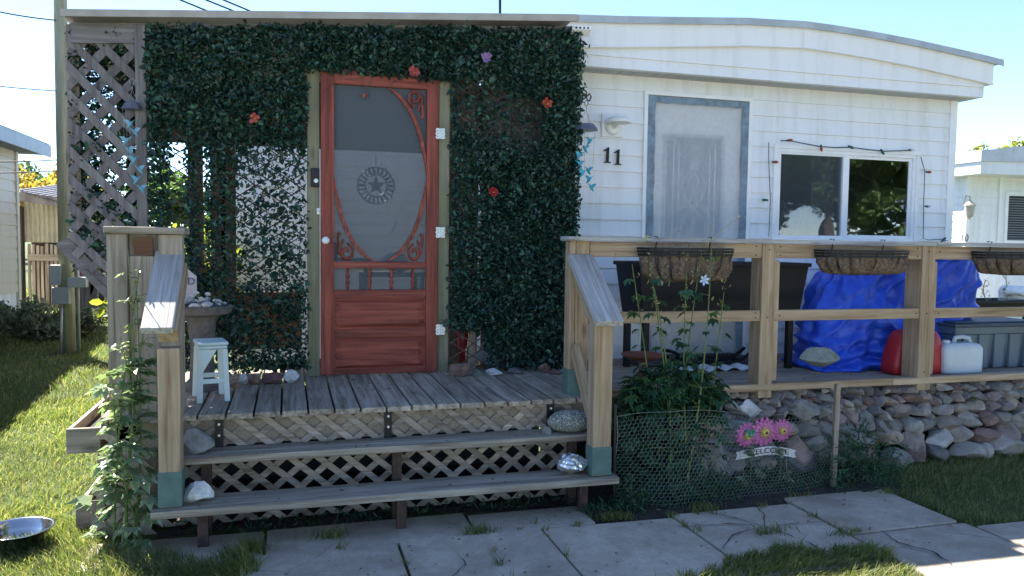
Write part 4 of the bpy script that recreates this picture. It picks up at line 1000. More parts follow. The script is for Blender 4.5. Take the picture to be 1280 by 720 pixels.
# stair posts
post(-.607, -.505, 4.04, 4.14, .114, .895, .292); post(1.640, 1.750, 4.04, 4.14, .114, 1.005, .280)
def sloprail(x0, x1, ya, za, yb, zb, h, nm, mat):
    mb = MB(); L = math.hypot(yb-ya, zb-za); mb.box(-(x1-x0)/2, (x1-x0)/2, -L/2, L/2, -h/2, h/2); o = make(nm, mb, mat, None, origin=(0, 0, 0), bevel=.005)
    o.parent = deck; o.location = Vector(((x0+x1)/2, (ya+yb)/2, (za+zb)/2))-wloc(deck); o.rotation_euler = (math.atan2(zb-za, yb-ya), 0, 0); return o
sloprail(-.668, -.528, 3.985, .985, 4.46, 1.345, .038, 'sloped_rail_cap', W('cap', 'Y')); sloprail(-.603, -.512, 4.045, .955, 4.45, 1.262, .09, 'sloped_rail', W('new', 'Y'))
sloprail(1.615, 1.775, 3.965, .985, 4.44, 1.345, .040, 'sloped_rail_cap', W('cap', 'Y')); sloprail(1.655, 1.735, 4.142, 1.00, 4.44, 1.245, .09, 'sloped_rail', W('new', 'Y'))
sloprail(1.65, 1.69, 4.142, .44, 4.44, .79, .085, 'sloped_rail', W('new', 'Y'))
# cabinet-like newel on the left: outer boards, pocket and cap
mb = MB(); mb.box(-.895, -.80, 4.42, 4.50, -.13, 1.442); mb.box(-.650, -.535, 4.42, 4.50, .50, 1.442); mb.box(-.798, -.652, 4.455, 4.50, -.1, 1.33); mb.box(-.798, -.652, 4.475, 4.50, 1.332, 1.442); mb.box(-.60, -.56, 4.502, 4.60, .5, 1.44); np_ = make('newel_post', mb, W('latt', 'Z'), deck, bevel=.004)
mb = MB(); mb.box(-.905, -.520, 4.395, 4.62, 1.444, 1.480); make('newel_cap', mb, W('latt', 'X'), deck, bevel=.005)
mb = MB(); mb.box(-.770, -.680, 4.44, 4.456, 1.335, 1.425); make('newel_inset', mb, W('brown', 'X'), deck)
# right hand rail
post(1.632, 1.668, 4.44, 4.53, .3, 1.443, .66); post(1.670, 1.755, 4.435, 4.525, .3, 1.443, .66)
FY = 4.42
post(2.945, 3.045, FY, FY+.040, .43, 1.438); post(2.945, 3.035, FY+.042, FY+.13, .43, 1.438); post(3.047, 3.085, FY+.01, FY+.06, .54, 1.33)
post(4.210, 4.320, FY, FY+.040, .43, 1.438); post(4.215, 4.305, FY+.042, FY+.16, .43, 1.438); post(4.322, 4.350, FY+.01, FY+.06, .54, 1.33)
post(5.46, 5.56, FY, FY+.04, .43, 1.438)
mb = MB(); mb.box(1.60, 4.30, FY-.03, FY+.115, 1.440, 1.466); mb.box(4.305, 6.6, FY-.03, FY+.115, 1.440, 1.466); make('rail_cap', mb, W('cap', 'X'), deck, bevel=.004)
def rails_(za, zb, nm):
    for a, b in ((1.757, 2.943), (3.047, 4.208), (4.322, 5.458), (5.562, 6.6)):
        mb = MB(); mb.box(a, b, FY+.006, FY+.044, za, zb); make(nm, mb, W('new', 'X'), deck, bevel=.004)
rails_(1.345, 1.437, 'top_rail'); rails_(.935, 1.005, 'middle_rail')
mb = MB(); mb.box(1.757, 4.0, FY-.004, FY+.05, .476, .522); mb.box(4.004, 6.6, FY-.004, FY+.05, .476, .522); make('bottom_plate', mb, W('new', 'X'), deck, bevel=.004)
mb = MB(); mb.box(1.76, 6.6, FY+.19, FY+.22, .30, .468); make('rim_board', mb, W('grey', 'X'), deck)
# bolts and screw heads on cap and rails
mb = MB()
for x, z in [(1.80, .955), (1.80, .985), (2.90, 1.42), (2.90, 1.365), (2.91, .96), (2.91, .99), (2.995, 1.40), (2.995, .96), (3.08, 1.42), (3.08, 1.365), (3.09, .97), (4.17, 1.42), (4.17, 1.365), (4.18, .97), (4.265, 1.40), (4.265, .97), (4.265, .56), (4.36, 1.40), (4.37, .97)]:
    mb.lathe((x, FY-.0 if 2.94 < x < 3.05 or 4.2 < x < 4.33 else FY+.006, z), [(.005, 0), (.005, -.003), (0, -.003)], 8, 'Y')
make('screw', mb, M['rust'], deck)
# planter boxes hung along the left side
for nm, lab, u, v, yf, yb, zt, h in (('planter_box', 'upper narrow wooden planter box mounted along the left side of the deck', 113, 503, 4.43, 5.35, .44, .13), ('planter_box', 'lower narrow wooden planter box on the grass at the foot of the deck side', 105, 618, 4.50, 5.35, .02, .13)):
    x1_ = -.940; x0_ = -1.10 if zt > .2 else -1.08
    t = thing(nm, lab, 'planter box', ((x0_+x1_)/2, 4.9, zt-h), 'planter boxes beside the deck')
    boxes('end_board', [(x0_, x1_, yf, yf+.022, zt-h, zt), (x0_, x1_, yb, yb+.022, zt-h, zt)], W('latt', 'X'), t, .003)
    mb = MB(); mb.box(x0_, x0_+.02, yf+.023, yb-.001, zt-h, zt-.004); mb.box(x1_-.02, x1_, yf+.023, yb-.001, zt-h, zt-.004); mb.box(x0_+.021, x1_-.021, yf+.023, yb-.001, zt-h, zt-h+.02); make('side_board', mb, W('latt', 'Y'), t, bevel=.003)
    mb = MB(); mb.box(x0_+.022, x1_-.022, yf+.024, yb-.002, zt-h+.02, zt-h+.07); make('potting_soil', mb, M['soil'], t)

# ================================================================ STONES
stm = rockmat('field_stone', [(.22, .195, .17), (.40, .38, .345), (.25, .215, .185), (.56, .53, .49), (.25, .16, .135), (.34, .32, .29), (.16, .155, .155), (.47, .40, .32), (.30, .20, .16), (.42, .41, .395)], 12, bmp=1.0)
def stone_wall():
    mb = MB(); rd = random.Random(12); x = 2.45; rows = [(.44, .062, .085), (.38, .07, .10), (.31, .085, .12), (.225, .10, .15), (.13, .12, .17), (.035, .13, .20)]
    for ri, (zc, h, w) in enumerate(rows):
        x = 2.34+rd.uniform(0, .1)
        while x < 6.7:
            ww = w*rd.uniform(.5, 1.5); hh = h*rd.uniform(.8, 1.4); yy = FY+.11-.035*ri+rd.uniform(-.025, .025)
            dep = .22
            rock_mb(rd.randint(1, 9999), (x+ww/2, yy, zc+rd.uniform(-.02, .02)-(.02 if x > 3.4 else 0)), ww*1.02, dep, hh*1.06, mb, sub=3, rough=.12, cuts=9, rot=rd.uniform(-.3, .3)); x += ww*.97
    # loose small ones on top and filling gaps
    for _ in range(120):
        x = rd.uniform(2.35, 6.6); zc = rd.uniform(.08, .46); s = rd.uniform(.04, .09)
        rock_mb(rd.randint(1, 9999), (x, FY+.07-.15*(.47-zc), zc), s*1.3, s*1.2, s*.9, mb, sub=2, rough=.2, cuts=7, rot=rd.uniform(-.5, .5))
    o = make('stone_wall', mb, stm); tagp(o, 'low dry stacked wall of grey and brown fieldstones under the deck edge', 'stone wall')
    mb = MB(); mb.box(2.3, 6.7, FY+.20, FY+.26, -.1, .40); o2 = make('earth_backing', mb, M['soil'], o)
stone_wall()
RC = {'tan': [(.36, .28, .20)], 'grey': [(.26, .25, .24)], 'white': [(.66, .66, .65)], 'maroon': [(.17, .09, .085)], 'brown': [(.24, .15, .11)], 'green': [(.22, .25, .20)], 'speckled': [(.16, .17, .15)], 'dark': [(.12, .12, .13)], 'greygreen': [(.26, .29, .27)]}
RM = {}
def rock(label, u, v, wpx, hpx, Y, col, seed, base=None, rough=.18, cuts=6, group=None, cat='rock', dfac=.8, nm='rock', rot=0.0, speck=0.0):
    a = PY(u-wpx/2, v, Y); b = PY(u+wpx/2, v, Y); sx = b.x-a.x; t = PY(u, v-hpx/2, Y); bt = PY(u, v+hpx/2, Y); sz = t.z-bt.z; zb = bt.z if base is None else base
    key = col+str(speck)
    if key not in RM: RM[key] = rockmat('rock_'+col, RC[col], 16, speck)
    mb = rock_mb(seed, ((a.x+b.x)/2, Y, zb+sz/2-.004), sx, sx*dfac, sz, sub=4, rough=rough, cuts=cuts, rot=rot)
    o = make(nm, mb, RM[key], smooth=False); tagp(o, label, cat, group)
    o.data.polygons.foreach_set('use_smooth', [col in ('speckled',)]*len(o.data.polygons)); return o
G1 = 'rocks lined up on the landing'
tile = MB(); c = PY(288, 470, 5.22); tile.box(c.x-.06, c.x+.05, 5.17, 5.27, DZ+.002, DZ+.035, Matrix.Rotation(0, 4, 'Z')); tile.box(c.x-.055, c.x+.055, 5.18, 5.27, DZ+.037, DZ+.062)
tagp(make('brick_piece', tile, rockmat('tan_brick', [(.40, .31, .24)], 20), bevel=.004), 'two flat tan brick pieces stacked beside the white stool', 'brick')
rock('bluish white rock on the landing, second from the white stool', 304, 469, 17, 14, 5.22, 'white', 3, DZ, group=G1)
rock('small brown grey rock on the landing in front of the pale rocks', 295, 475, 15, 9, 5.10, 'brown', 4, DZ, group=G1)
rock('brown rock between the bluish white rock and the large maroon rock', 319, 471, 18, 13, 5.20, 'brown', 5, DZ, group=G1)
rock('largest maroon rock on the landing left of the door', 341, 469, 27, 16, 5.22, 'maroon', 6, DZ, group=G1)
rock('bright white rock nearest the left door post', 364, 468.5, 21, 17, 5.22, 'white', 7, DZ, rough=.3, group=G1)
rock('large rust brown rock at the right door post', 576, 463, 28, 18, 5.24, 'brown', 8, DZ, group=G1)
rock('low greenish stone between the rust brown rock and the white flat rock', 597, 466, 16, 9, 5.24, 'green', 9, DZ, group=G1)
rock('flat white rock on the landing under the ivy', 618, 464.5, 20, 9, 5.24, 'white', 10, DZ, group=G1)
rock('dark stone half hidden under the ivy bottom', 644, 463, 22, 9, 5.25, 'dark', 11, DZ, group=G1)
rock('reddish brown pointed rock near the right end of the ivy', 680, 462, 15, 13, 5.25, 'brown', 13, DZ, group=G1)
rock('low pinkish stone at the right end of the ivy', 694, 463, 18, 7, 5.2, 'maroon', 14, DZ, group=G1)
rock('small grey stone beside the corner post of the rail', 705, 461, 11, 7, 5.2, 'grey', 15, DZ, group=G1)
rock('large grey brown boulder on the left end of the upper step', 245, 551, 48, 31, 4.30, 'grey', 16, .315, cuts=7, dfac=.5)
rock('rough white rock on the left end of the lower step', 247, 616, 42, 27, 4.12, 'white', 17, .112, rough=.3, dfac=.8)
rock('rounded speckled granite rock on the right end of the upper step', 713, 532, 57, 28, 4.29, 'speckled', 18, .315, rough=.05, cuts=0, dfac=.62, speck=.8)
rock('small grey stone beside the speckled granite rock on the upper step', 683, 534, 12, 10, 4.27, 'grey', 19, .315)
rock('tall tan rock leaning against the sloped handrail', 731, 497, 26, 36, 4.44, 'tan', 20, .5-.02, rot=.5)
rock('flat grey green rock lying on the edge of the blue tarp', 1028, 446, 50, 26, 4.68, 'greygreen', 23, None, cuts=9, dfac=.6, rough=.12)
# boulders of the flower bed
G2 = 'large boulders in the fenced flower bed'
for lab, u, v, w, h, Y, c, s in (('tan angular boulder in the bed, left of the flower sign', 888, 535, 40, 50, 4.42, 'tan', 31), ('broad grey boulder low in the bed behind the chicken wire', 893, 580, 62, 60, 4.38, 'grey', 32), ('blocky brown grey boulder high in the bed beside the stems', 863, 545, 40, 46, 4.45, 'grey', 37), ('large greenish grey boulder just left of the pink flower sign', 917, 545, 52, 46, 4.40, 'greygreen', 33),
                           ('squarish pale boulder directly above the pink flowers', 936, 513, 30, 30, 4.42, 'white', 34), ('rounded grey boulder behind the wooden stake', 1068, 520, 46, 62, 4.52, 'grey', 35), ('dark boulder below the flower sign', 985, 575, 70, 40, 4.38, 'dark', 36), ('tall grey boulder right of the stake near the lawn', 1085, 505, 38, 50, 4.58, 'grey', 38),
                           ('long flat grey boulder above the pink flowers under the deck edge', 1000, 510, 44, 26, 4.45, 'grey', 39)):
    rock(lab, u, v, w, h, Y, c, s, None, cuts=8, group=G2, cat='boulder', nm='boulder', dfac=.7, rough=.14)
# foil-wrapped stone
o = rock('stone wrapped in crinkled aluminium foil on the right end of the lower step', 717, 585, 42, 25, 4.13, 'white', 41, .112, rough=.2, cuts=5, nm='foil_wrapped_rock', dfac=.7)
o.data.materials[0] = M['foil']
for vtx in o.data.vertices:
    p = vtx.co; n = noise.cell(Vector(p)*60)*.004+noise.noise(p*90)*.005; vtx.co = p*(1+n*3)+p.normalized()*n

# ================================================================ THINGS ON AND AROUND THE DECK
def stool():
    c = PY(261, 470, 4.78); cx = -.434; cy = 4.79; t = thing('step_stool', 'pale blue white plastic step stool at the left end of the landing', 'stool', (cx, cy, DZ))
    H = .34; m0 = Matrix.Translation((cx, cy, DZ)) @ Matrix.Rotation(R(12), 4, 'Z')
    mb = MB(); mb.box(-.084, .084, -.11, .11, H-.020, H, m0); mb.box(-.078, .078, -.106, .106, H-.04, H-.0205, m0); make('seat', mb, M['stool'], t, bevel=.008)
    for sy in (-1, 1):
        for sx in (-1, 1):
            mb = MB(); a = m0 @ Vector((sx*.064, sy*.096, H-.041)); b = m0 @ Vector((sx*.074, sy*.118, 0.0)); mb.beam(a, b, .022, .030, up=(1, 0, 0)); make('leg', mb, M['stool'], t, bevel=.004)
        mb = MB(); mb.beam(m0 @ Vector((-.062, sy*.110, .12)), m0 @ Vector((.062, sy*.110, .12)), .012, .028); make('stretcher', mb, M['stool'], t, bevel=.003)
        mb = MB(); f = lambda a, b, q: m0 @ Vector((a, sy*.103+q, b)); mb.prism([(-.060, H-.042), (.020, H-.042), (-.062, .16)], f, -.006, .006); make('gusset', mb, M['stool'], t)
stool()
# shell-covered concrete birdbath
c = PY(252, 385, 5.10); t = thing('birdbath', 'concrete birdbath filled with white shells and stones beside the left post', 'birdbath', (c.x, 5.1, DZ))
zr_ = c.z; bm_ = rockmat('cast_concrete', [(.14, .13, .12)], 18)
mb = MB(); mb.lathe((c.x, 5.1, 0), [(.11, DZ), (.11, DZ+.03), (.075, DZ+.07), (.065, DZ+.25), (.085, zr_-.08), (.10, zr_-.05)], 24); make('pedestal', mb, bm_, t, smooth=False)
mb = MB(); mb.lathe((c.x, 5.1, 0), [(.10, zr_-.05), (.17, zr_-.03), (.185, zr_+.012), (.17, zr_+.018), (.16, zr_+.0), (0, zr_-.01)], 28); make('basin', mb, bm_, t)
mb = MB(); rd = random.Random(9)
for _ in range(38):
    a = rd.uniform(0, 6.28); r = .165*rd.random()**.5; s = rd.uniform(.02, .05); rock_mb(rd.randint(1, 999), (c.x+r*math.cos(a), 5.1+r*math.sin(a), zr_+.02+rd.uniform(0, .05)*(1-r/.17)*2), s, s*.8, s*.7, mb, sub=2, rough=.3, cuts=4)
make('shells', mb, rockmat('white_shell', [(.5, .5, .5), (.7, .68, .66), (.40, .42, .44)], 30), t)
# lettered shield sign behind it
c = PY(237, 355, 5.25); t = thing('shield_sign', 'faded shield shaped sign ending in the letters ND above the birdbath', 'sign', (c.x, 5.25, c.z-.1))
a, b = PY(224, 335, 5.25), PY(246, 376, 5.25); w = b.x-a.x; mb = MB(); f = lambda p, q, k: (a.x+p*w-.07*(1-p)*0, 5.25+k, b.z+q*(a.z-b.z))
mb.prism([(-.6, .1), (.4, -.15), (1, .2), (1.0, .75), (.75, .85), (.2, 1.1), (-.6, 1.1)], f, 0, .012); make('board', mb, plain('faded_pink_board', (.52, .44, .44), .7, var=.15), t)
V, F_ = text_mesh('IND', .062); pc = PY(232, 352, 5.24); mb = MB(); mb.add([(pc.x+v.x, 5.245-v.z, pc.z+v.y) for v in V], F_); make('lettering', mb, plain('faded_blue_paint', (.06, .09, .22), .7), t)
# white bag and box seen through the screen door
c = PY(490, 330, 6.1); t = thing('plastic_bag', 'crumpled white plastic bag standing on a stool behind the screen door', 'bag', (c.x, 6.1, c.z-.05))
def crumple(c, sx, sy, sz, seed):
    mb = rock_mb(seed, c, sx, sy, sz, sub=4, rough=.35, cuts=4)
    for i, p in enumerate(mb.v): mb.v[i] = p+Vector((noise.noise(p*22), noise.noise(p*22+Vector((9, 0, 0))), noise.noise(p*22+Vector((0, 9, 0)))))*.016
    return mb
mb = crumple((c.x, 6.1, c.z+.02), .26, .2, .17, 71); make('bag_body', mb, M['foam'], t)
t = thing('side_table', 'small dark side table holding the white bag behind the screen door', 'side table', (c.x, 6.15, DZ)); zt_ = c.z-.065
mb = MB(); mb.box(c.x-.25, c.x+.25, 5.98, 6.35, zt_-.03, zt_); make('table_top', mb, W('dark', 'X'), t)
for sx in (-.22, .22):
    for yy in (6.0, 6.33): mb = MB(); mb.box(c.x+sx-.015, c.x+sx+.015, yy-.015, yy+.015, DZ, zt_-.031); make('leg', mb, W('dark', 'Z'), t)
c = PY(419, 308, 5.6); t = MB(); t.ell((c.x, 5.6, c.z), .03, .03, .03, 16, 10); t.lathe((c.x, 5.6, c.z-.08), [(.02, 0), (.02, .04), (.012, .055)], 12); tagp(make('glass_ornament', t, plain('blue_glass', (.03, .22, .55), .1), smooth=True), 'small round blue glass ornament behind the lower left corner of the door screen', 'ornament')
mb = MB(); mb.box(c.x-.05, c.x+.25, 5.56, 5.66, c.z-.10, c.z-.081); mb.box(c.x-.04, c.x-.02, 5.57, 5.65, DZ, c.z-.101); mb.box(c.x+.2, c.x+.22, 5.57, 5.65, DZ, c.z-.101); tagp(make('narrow_stand', mb, W('dark', 'X'), bevel=.003), 'narrow dark stand carrying the blue glass ornament just inside the door', 'stand')
# things inside the open corner right of the door: lantern, framed picture
c = PY(578, 432, 5.7); mb = MB(); mb.lathe((c.x, 5.7, DZ), [(.03, 0), (.03, .12), (.045, .16), (.05, .25), (.03, .29), (0, .30)], 14); tagp(make('red_vase', mb, plain('dull_red_glaze', (.25, .02, .03), .35), smooth=True), 'dull red vase inside the porch beside the right door post', 'vase')
c = PY(606, 450, 5.65); mb = MB(); m2 = Matrix.Translation((c.x+.02, 5.65, DZ+.10)) @ Matrix.Rotation(R(32), 4, 'Y'); mb.box(-.07, .07, -.005, .005, -.09, .09, m2); tagp(make('paint_tray', mb, plain('pale_grey_card', (.42, .45, .5), .6)), 'pale grey board leaning inside the porch behind the flat white rock', 'board')

# bracket and wind chime at the porch corner
c0 = PY(724, 130, 5.36); t = thing('wall_bracket', 'wrought iron scroll bracket on the porch corner holding a wind chime', 'bracket', tuple(c0))
mb = MB(); B = lambda pts, r=.006: mb.tube([PY(u, v, 5.38) for u, v in pts], r, 6)
B([(721, 109), (721, 131)], .007); B([(721, 122), (726, 126), (732, 122), (737, 117), (739, 121), (737, 126), (733, 125)]); B([(722, 112), (728, 110), (733, 115), (733, 121), (729, 124), (727, 119), (730, 117)]); B([(722, 128), (726, 121), (725, 115), (722, 117)]); B([(733, 121), (735, 127), (735, 130)], .004)
make('scroll', mb, M['rust'], t, smooth=True)
def chime(u, dv, label, Y, sc=1.0, cat='wind chime', mat=None, pts=None, hat=(719, 748, 155, 163)):
    c = PY(u, hat[2], Y); t = thing('wind_chime', label, cat, tuple(c)); r = (PY(hat[1], 158, Y).x-PY(hat[0], 158, Y).x)/2
    zt, zb = PY(u, hat[2], Y).z, PY(u, hat[3], Y).z
    mb = MB(); mb.lathe((c.x, Y, zb), [(r, 0), (r*.99, .004), (r*.62, (zt-zb)), (0, (zt-zb)*1.02)], 8); make('hat', mb, plain('smoky_plastic_%d' % u, (.10, .10, .13), .4), t)
    mb = MB(); top = PY(u, hat[2]-26, Y); mb.tube([top+Vector((.014*math.cos(a), 0, .018*math.sin(a))) for a in np.linspace(0, 6.28, 13)[:-1]], .003, 5, closed=True); kn = top+Vector((0, 0, -.05))
    mb.tube([top+Vector((0, 0, -.018)), kn], .003, 5)
    for k in range(3): a = 2.1*k+.5; mb.tube([kn, (c.x+r*.7*math.cos(a), Y+r*.7*math.sin(a), zt-.01)], .0012, 4)
    for k in range(6):
        a = k*1.047; mb.tube([(c.x+r*.85*math.cos(a), Y+r*.85*math.sin(a), zb), (c.x+r*.85*math.cos(a)*.8, Y+r*.8*math.sin(a), PY(u, pts[k % len(pts)][1], Y).z)], .0010, 4)
    make('hanging_wire', mb, M['wire'], t)
    for k, (pu, pv) in enumerate(pts):
        p = PY(pu, pv, Y); b = MB(); s = 1 if k % 2 else -1; rd = random.Random(k+u)
        d = Vector((s*.6, .2, -.8)).normalized(); b.tube([p-d*.020*sc, p-d*.008*sc, p+d*.008*sc, p+d*.022*sc, p+d*.03*sc], [.002*sc, .0065*sc, .0085*sc, .005*sc, .002*sc], 6)
        bd = make('bird', b, mat, t, smooth=True); b = MB()
        for q in (-1, 1):
            w = Vector((q*.75, -.1, .55+.2*rd.random())).normalized()*.038*sc; b.add([p-d*.008*sc, p+d*.012*sc, p+w*1.0+d*.004*sc, p+w*.55-d*.010*sc], [(0, 1, 2, 3)]); b.add([x_+Vector((0, -.0015, 0)) for x_ in (p-d*.008*sc, p+d*.012*sc, p+w*1.0+d*.004*sc, p+w*.55-d*.010*sc)], [(3, 2, 1, 0)])
        make('wing', b, mat, bd)
bird = plain('turquoise_bird', (.01, .30, .42), .25, var=.5, scale=25)
chime(733, 0, 'wind chime with a dark hat and turquoise hummingbirds beside the lamp', 5.33, 1.25, mat=bird, pts=[(738, 176), (731, 186), (725, 194), (724, 205), (729, 216), (735, 213), (737, 224), (739, 234)])
c1 = PY(165, 131, 5.36)
chime(165, 0, 'faint wind chime with pale blue birds hanging in front of the corner lattice', 5.36, 1.25, mat=plain('pale_blue_glass_bird', (.12, .32, .45), .2), pts=[(163, 155), (168, 165), (158, 176), (161, 188), (168, 200), (174, 212), (171, 225), (176, 236)], hat=(151, 179, 128, 137))
t = MB(); t.tube([(c1.x, 5.44, 1.42+(c1.z-1.42)+.12), (c1.x, 5.36, c1.z+.13), (c1.x, 5.355, c1.z+.115)], .004, 6); tagp(make('hook', t, M['blackmetal']), 'small black hook on the corner lattice carrying the pale wind chime', 'hook')

# raised black trough planter on legs
def trough(label, u0, u1, v0, v1, Y, dep, legs=True, mat=None):
    a = PY(u0, v0, Y); b = PY(u1, v0, Y); zt = PY((u0+u1)/2, v0, Y).z; zb = PY((u0+u1)/2, v1, Y).z; t = thing('trough_planter', label, 'planter', ((a.x+b.x)/2, Y+dep/2, DZ)); i = .05
    P = [(a.x+i, Y+.03, zb), (b.x-i, Y+.03, zb), (b.x-i, Y+dep-.03, zb), (a.x+i, Y+dep-.03, zb), (a.x, Y, zt), (b.x, Y, zt), (b.x, Y+dep, zt), (a.x, Y+dep, zt)]
    j = .02; Q = [(a.x+j, Y+j, zt), (b.x-j, Y+j, zt), (b.x-j, Y+dep-j, zt), (a.x+j, Y+dep-j, zt), (a.x+i, Y+.05, zt-.05), (b.x-i, Y+.05, zt-.05), (b.x-i, Y+dep-.05, zt-.05), (a.x+i, Y+dep-.05, zt-.05)]
    mb = MB(); mb.add(P+Q, [(3, 2, 1, 0), (0, 1, 5, 4), (1, 2, 6, 5), (2, 3, 7, 6), (3, 0, 4, 7), (4, 5, 9, 8), (5, 6, 10, 9), (6, 7, 11, 10), (7, 4, 8, 11), (8, 9, 13, 12), (9, 10, 14, 13), (10, 11, 15, 14), (11, 8, 12, 15), (12, 13, 14, 15)])
    make('tub', mb, mat or M['blackplastic'], t, bevel=.006)
    mb = MB(); x = a.x-.008; frame_z = zt
    mb.box(a.x-.012, b.x+.012, Y-.012, Y+.004, zt-.025, zt+.004); mb.box(a.x-.012, b.x+.012, Y+dep-.004, Y+dep+.012, zt-.025, zt+.004); mb.box(a.x-.012, a.x+.004, Y+.005, Y+dep-.005, zt-.025, zt+.004); mb.box(b.x-.004, b.x+.012, Y+.005, Y+dep-.005, zt-.025, zt+.004); make('rim', mb, mat or M['blackplastic'], t, bevel=.003)
    if legs:
        for x in (a.x+.07, b.x-.13):
            for y in (Y+.05, Y+dep-.06): mb = MB(); mb.box(x, x+.045, y, y+.045, DZ, zb+.001); make('leg', mb, M['blackplastic'], t, bevel=.003)
trough('long black raised trough planter on legs behind the deck rail', 799, 1012, 329, 394, 5.02, .42)
# clutter below it: folded foam sheet, black hose tray, hose reel post
mb = MB(); n = 40; a = PY(845, 455, 5.1); b = PY(938, 455, 5.1); vs = []
for i in range(n+1):
    x = a.x+(b.x-a.x)*i/n; vs += [(x, 5.05+.01*math.sin(i), DZ+.004+.012*(1+math.sin(i*.7))), (x, 5.22, DZ+.010+.014*(1+math.sin(i*.7+1)))]
mb.add(vs, [(2*i, 2*i+2, 2*i+3, 2*i+1) for i in range(n)]); mb.v += [v-Vector((0, 0, .004)) for v in mb.v]; m_ = len(vs); mb.f += [[m_+j for j in f][::-1] for f in mb.f]
tagp(make('foam_sheet', mb, M['foam']), 'crinkled white foam sheet lying on the deck under the black trough', 'sheet')
c = PY(880, 437, 5.30); mb = MB(); P = []
for k in range(25):
    t_ = k/24; P.append((c.x-.34+.68*t_, 5.3+.05*math.sin(t_*6), DZ+.13-.07*math.sin(t_*math.pi)+.012*math.sin(t_*13)))
mb.tube(P, .013, 8); mb.tube([Vector(p)+Vector((.02, -.04, -.035)) for p in P[3:]], .012, 8); mb.tube([Vector(p)+Vector((.0, .05, -.05)) for p in P[:-2]], .012, 8); tagp(make('garden_hose', mb, M['blackplastic'], smooth=True), 'loosely looped black garden hose under the black trough', 'hose')
mb = MB(); mb.box(c.x-.5, c.x+.42, 5.33, 5.60, DZ+.003, DZ+.055); tagp(make('doormat', mb, plain('dark_mat', (.05, .05, .065), .9), bevel=.01), 'dark doormat in front of the plastic covered door', 'mat')
c = PY(805, 433, 4.72); mb = MB(); mb.lathe((c.x, 4.74, DZ+.15), [(.02, 0), (.09, .01), (.14, .035), (.145, .045), (.135, .045), (.09, .02), (0, .012)], 24); mb.lathe((c.x, 4.74, DZ), [(.05, 0), (.03, .02), (.02, .15)], 12); tagp(make('rusty_dish', mb, plain('terracotta_rust', (.22, .07, .04), .8, var=.3)), 'shallow rusty dish on a short stem behind the bed plants', 'dish')

# tarp-covered heap
def tarp():
    t0 = PY(1010, 360, 4.95)
    lev = [(.505, 992, 1222), (.55, 996, 1216), (.62, 1003, 1206), (.75, 1008, 1202), (.95, 1014, 1205), (1.10, 1020, 1207), (1.22, 1032, 1206), (1.32, 1062, 1204), (1.385, 1105, 1200), (1.43, 1140, 1196)]
    Yc = 5.16; nth = 340; rows = []; sub = 13
    L = []
    for i in range(len(lev)-1):
        for s in range(sub): t = s/sub; L.append(tuple(lev[i][j]*(1-t)+lev[i+1][j]*t for j in range(3)))
    L.append(lev[-1]); V = []; 
    for li, (z, ua, ub) in enumerate(L):
        xa, xb = PY(ua, 400, Yc).x, PY(ub, 400, Yc).x; cx, rx = (xa+xb)/2, (xb-xa)/2; q = (z-.5)/.95; ry = .34*(1-.35*q)
        low = max(0, 1-q*2.4)
        for k in range(nth):
            th = 2*math.pi*k/nth; c, s = math.cos(th), math.sin(th)
            e = 3.0; rr = (abs(c)**e+abs(s)**e)**(-1/e)
            x, y = cx+rx*rr*c, Yc+ry*rr*s; p = Vector((x*2.2, y*2.2, z*1.1))
            f = .085*noise.noise(p+Vector((0, 0, x*1.2)))+-.07*abs(noise.noise(p*2.0+Vector((z*2, 4, 1))))+.015*noise.noise(p*6)
            f += .030*low*math.sin(z*62+5*noise.noise(Vector((x*2.4, y*2, 3))))+.018*(1-low)*math.sin(th*11+6*noise.noise(Vector((z*2, th, 2))))
            f += -.085*abs(noise.noise(Vector(((x+z*.45)*5.5, y*4, (z-x*.3)*1.3))))+.045*low*abs(noise.noise(Vector((x*4, y*4, z*16+x*3))))-.010*abs(noise.noise(Vector(((x-z*.8)*10, y*6, (z+x*.5)*4))))
            diag = abs(noise.noise(Vector(((x-z*.9)*5, (x+z)*1.3, 7))));  f += .14*max(0, .25-diag)
            zz = z+.018*noise.noise(p*2.0+Vector((5, 5, 5)))*(1 if z > .53 else 0)
            V.append((x+c*f, y+s*f*1.2, max(zz, DZ+.004)))
    n = len(L); F = [(i*nth+k, i*nth+(k+1) % nth, (i+1)*nth+(k+1) % nth, (i+1)*nth+k) for i in range(n-1) for k in range(nth)]
    tp = V[(n-1)*nth:]; c = Vector((sum(p[0] for p in tp)/nth, Yc, 1.44)); V.append(tuple(c)); F += [((n-1)*nth+k, (n-1)*nth+(k+1) % nth, n*nth) for k in range(nth)]
    mb = MB(); mb.add(V, F); o = make('tarp_covered_chair', mb, M['tarp'], smooth=True); tagp(o, 'bright blue tarpaulin draped over a bulky chair on the deck', 'tarp')
tarp()
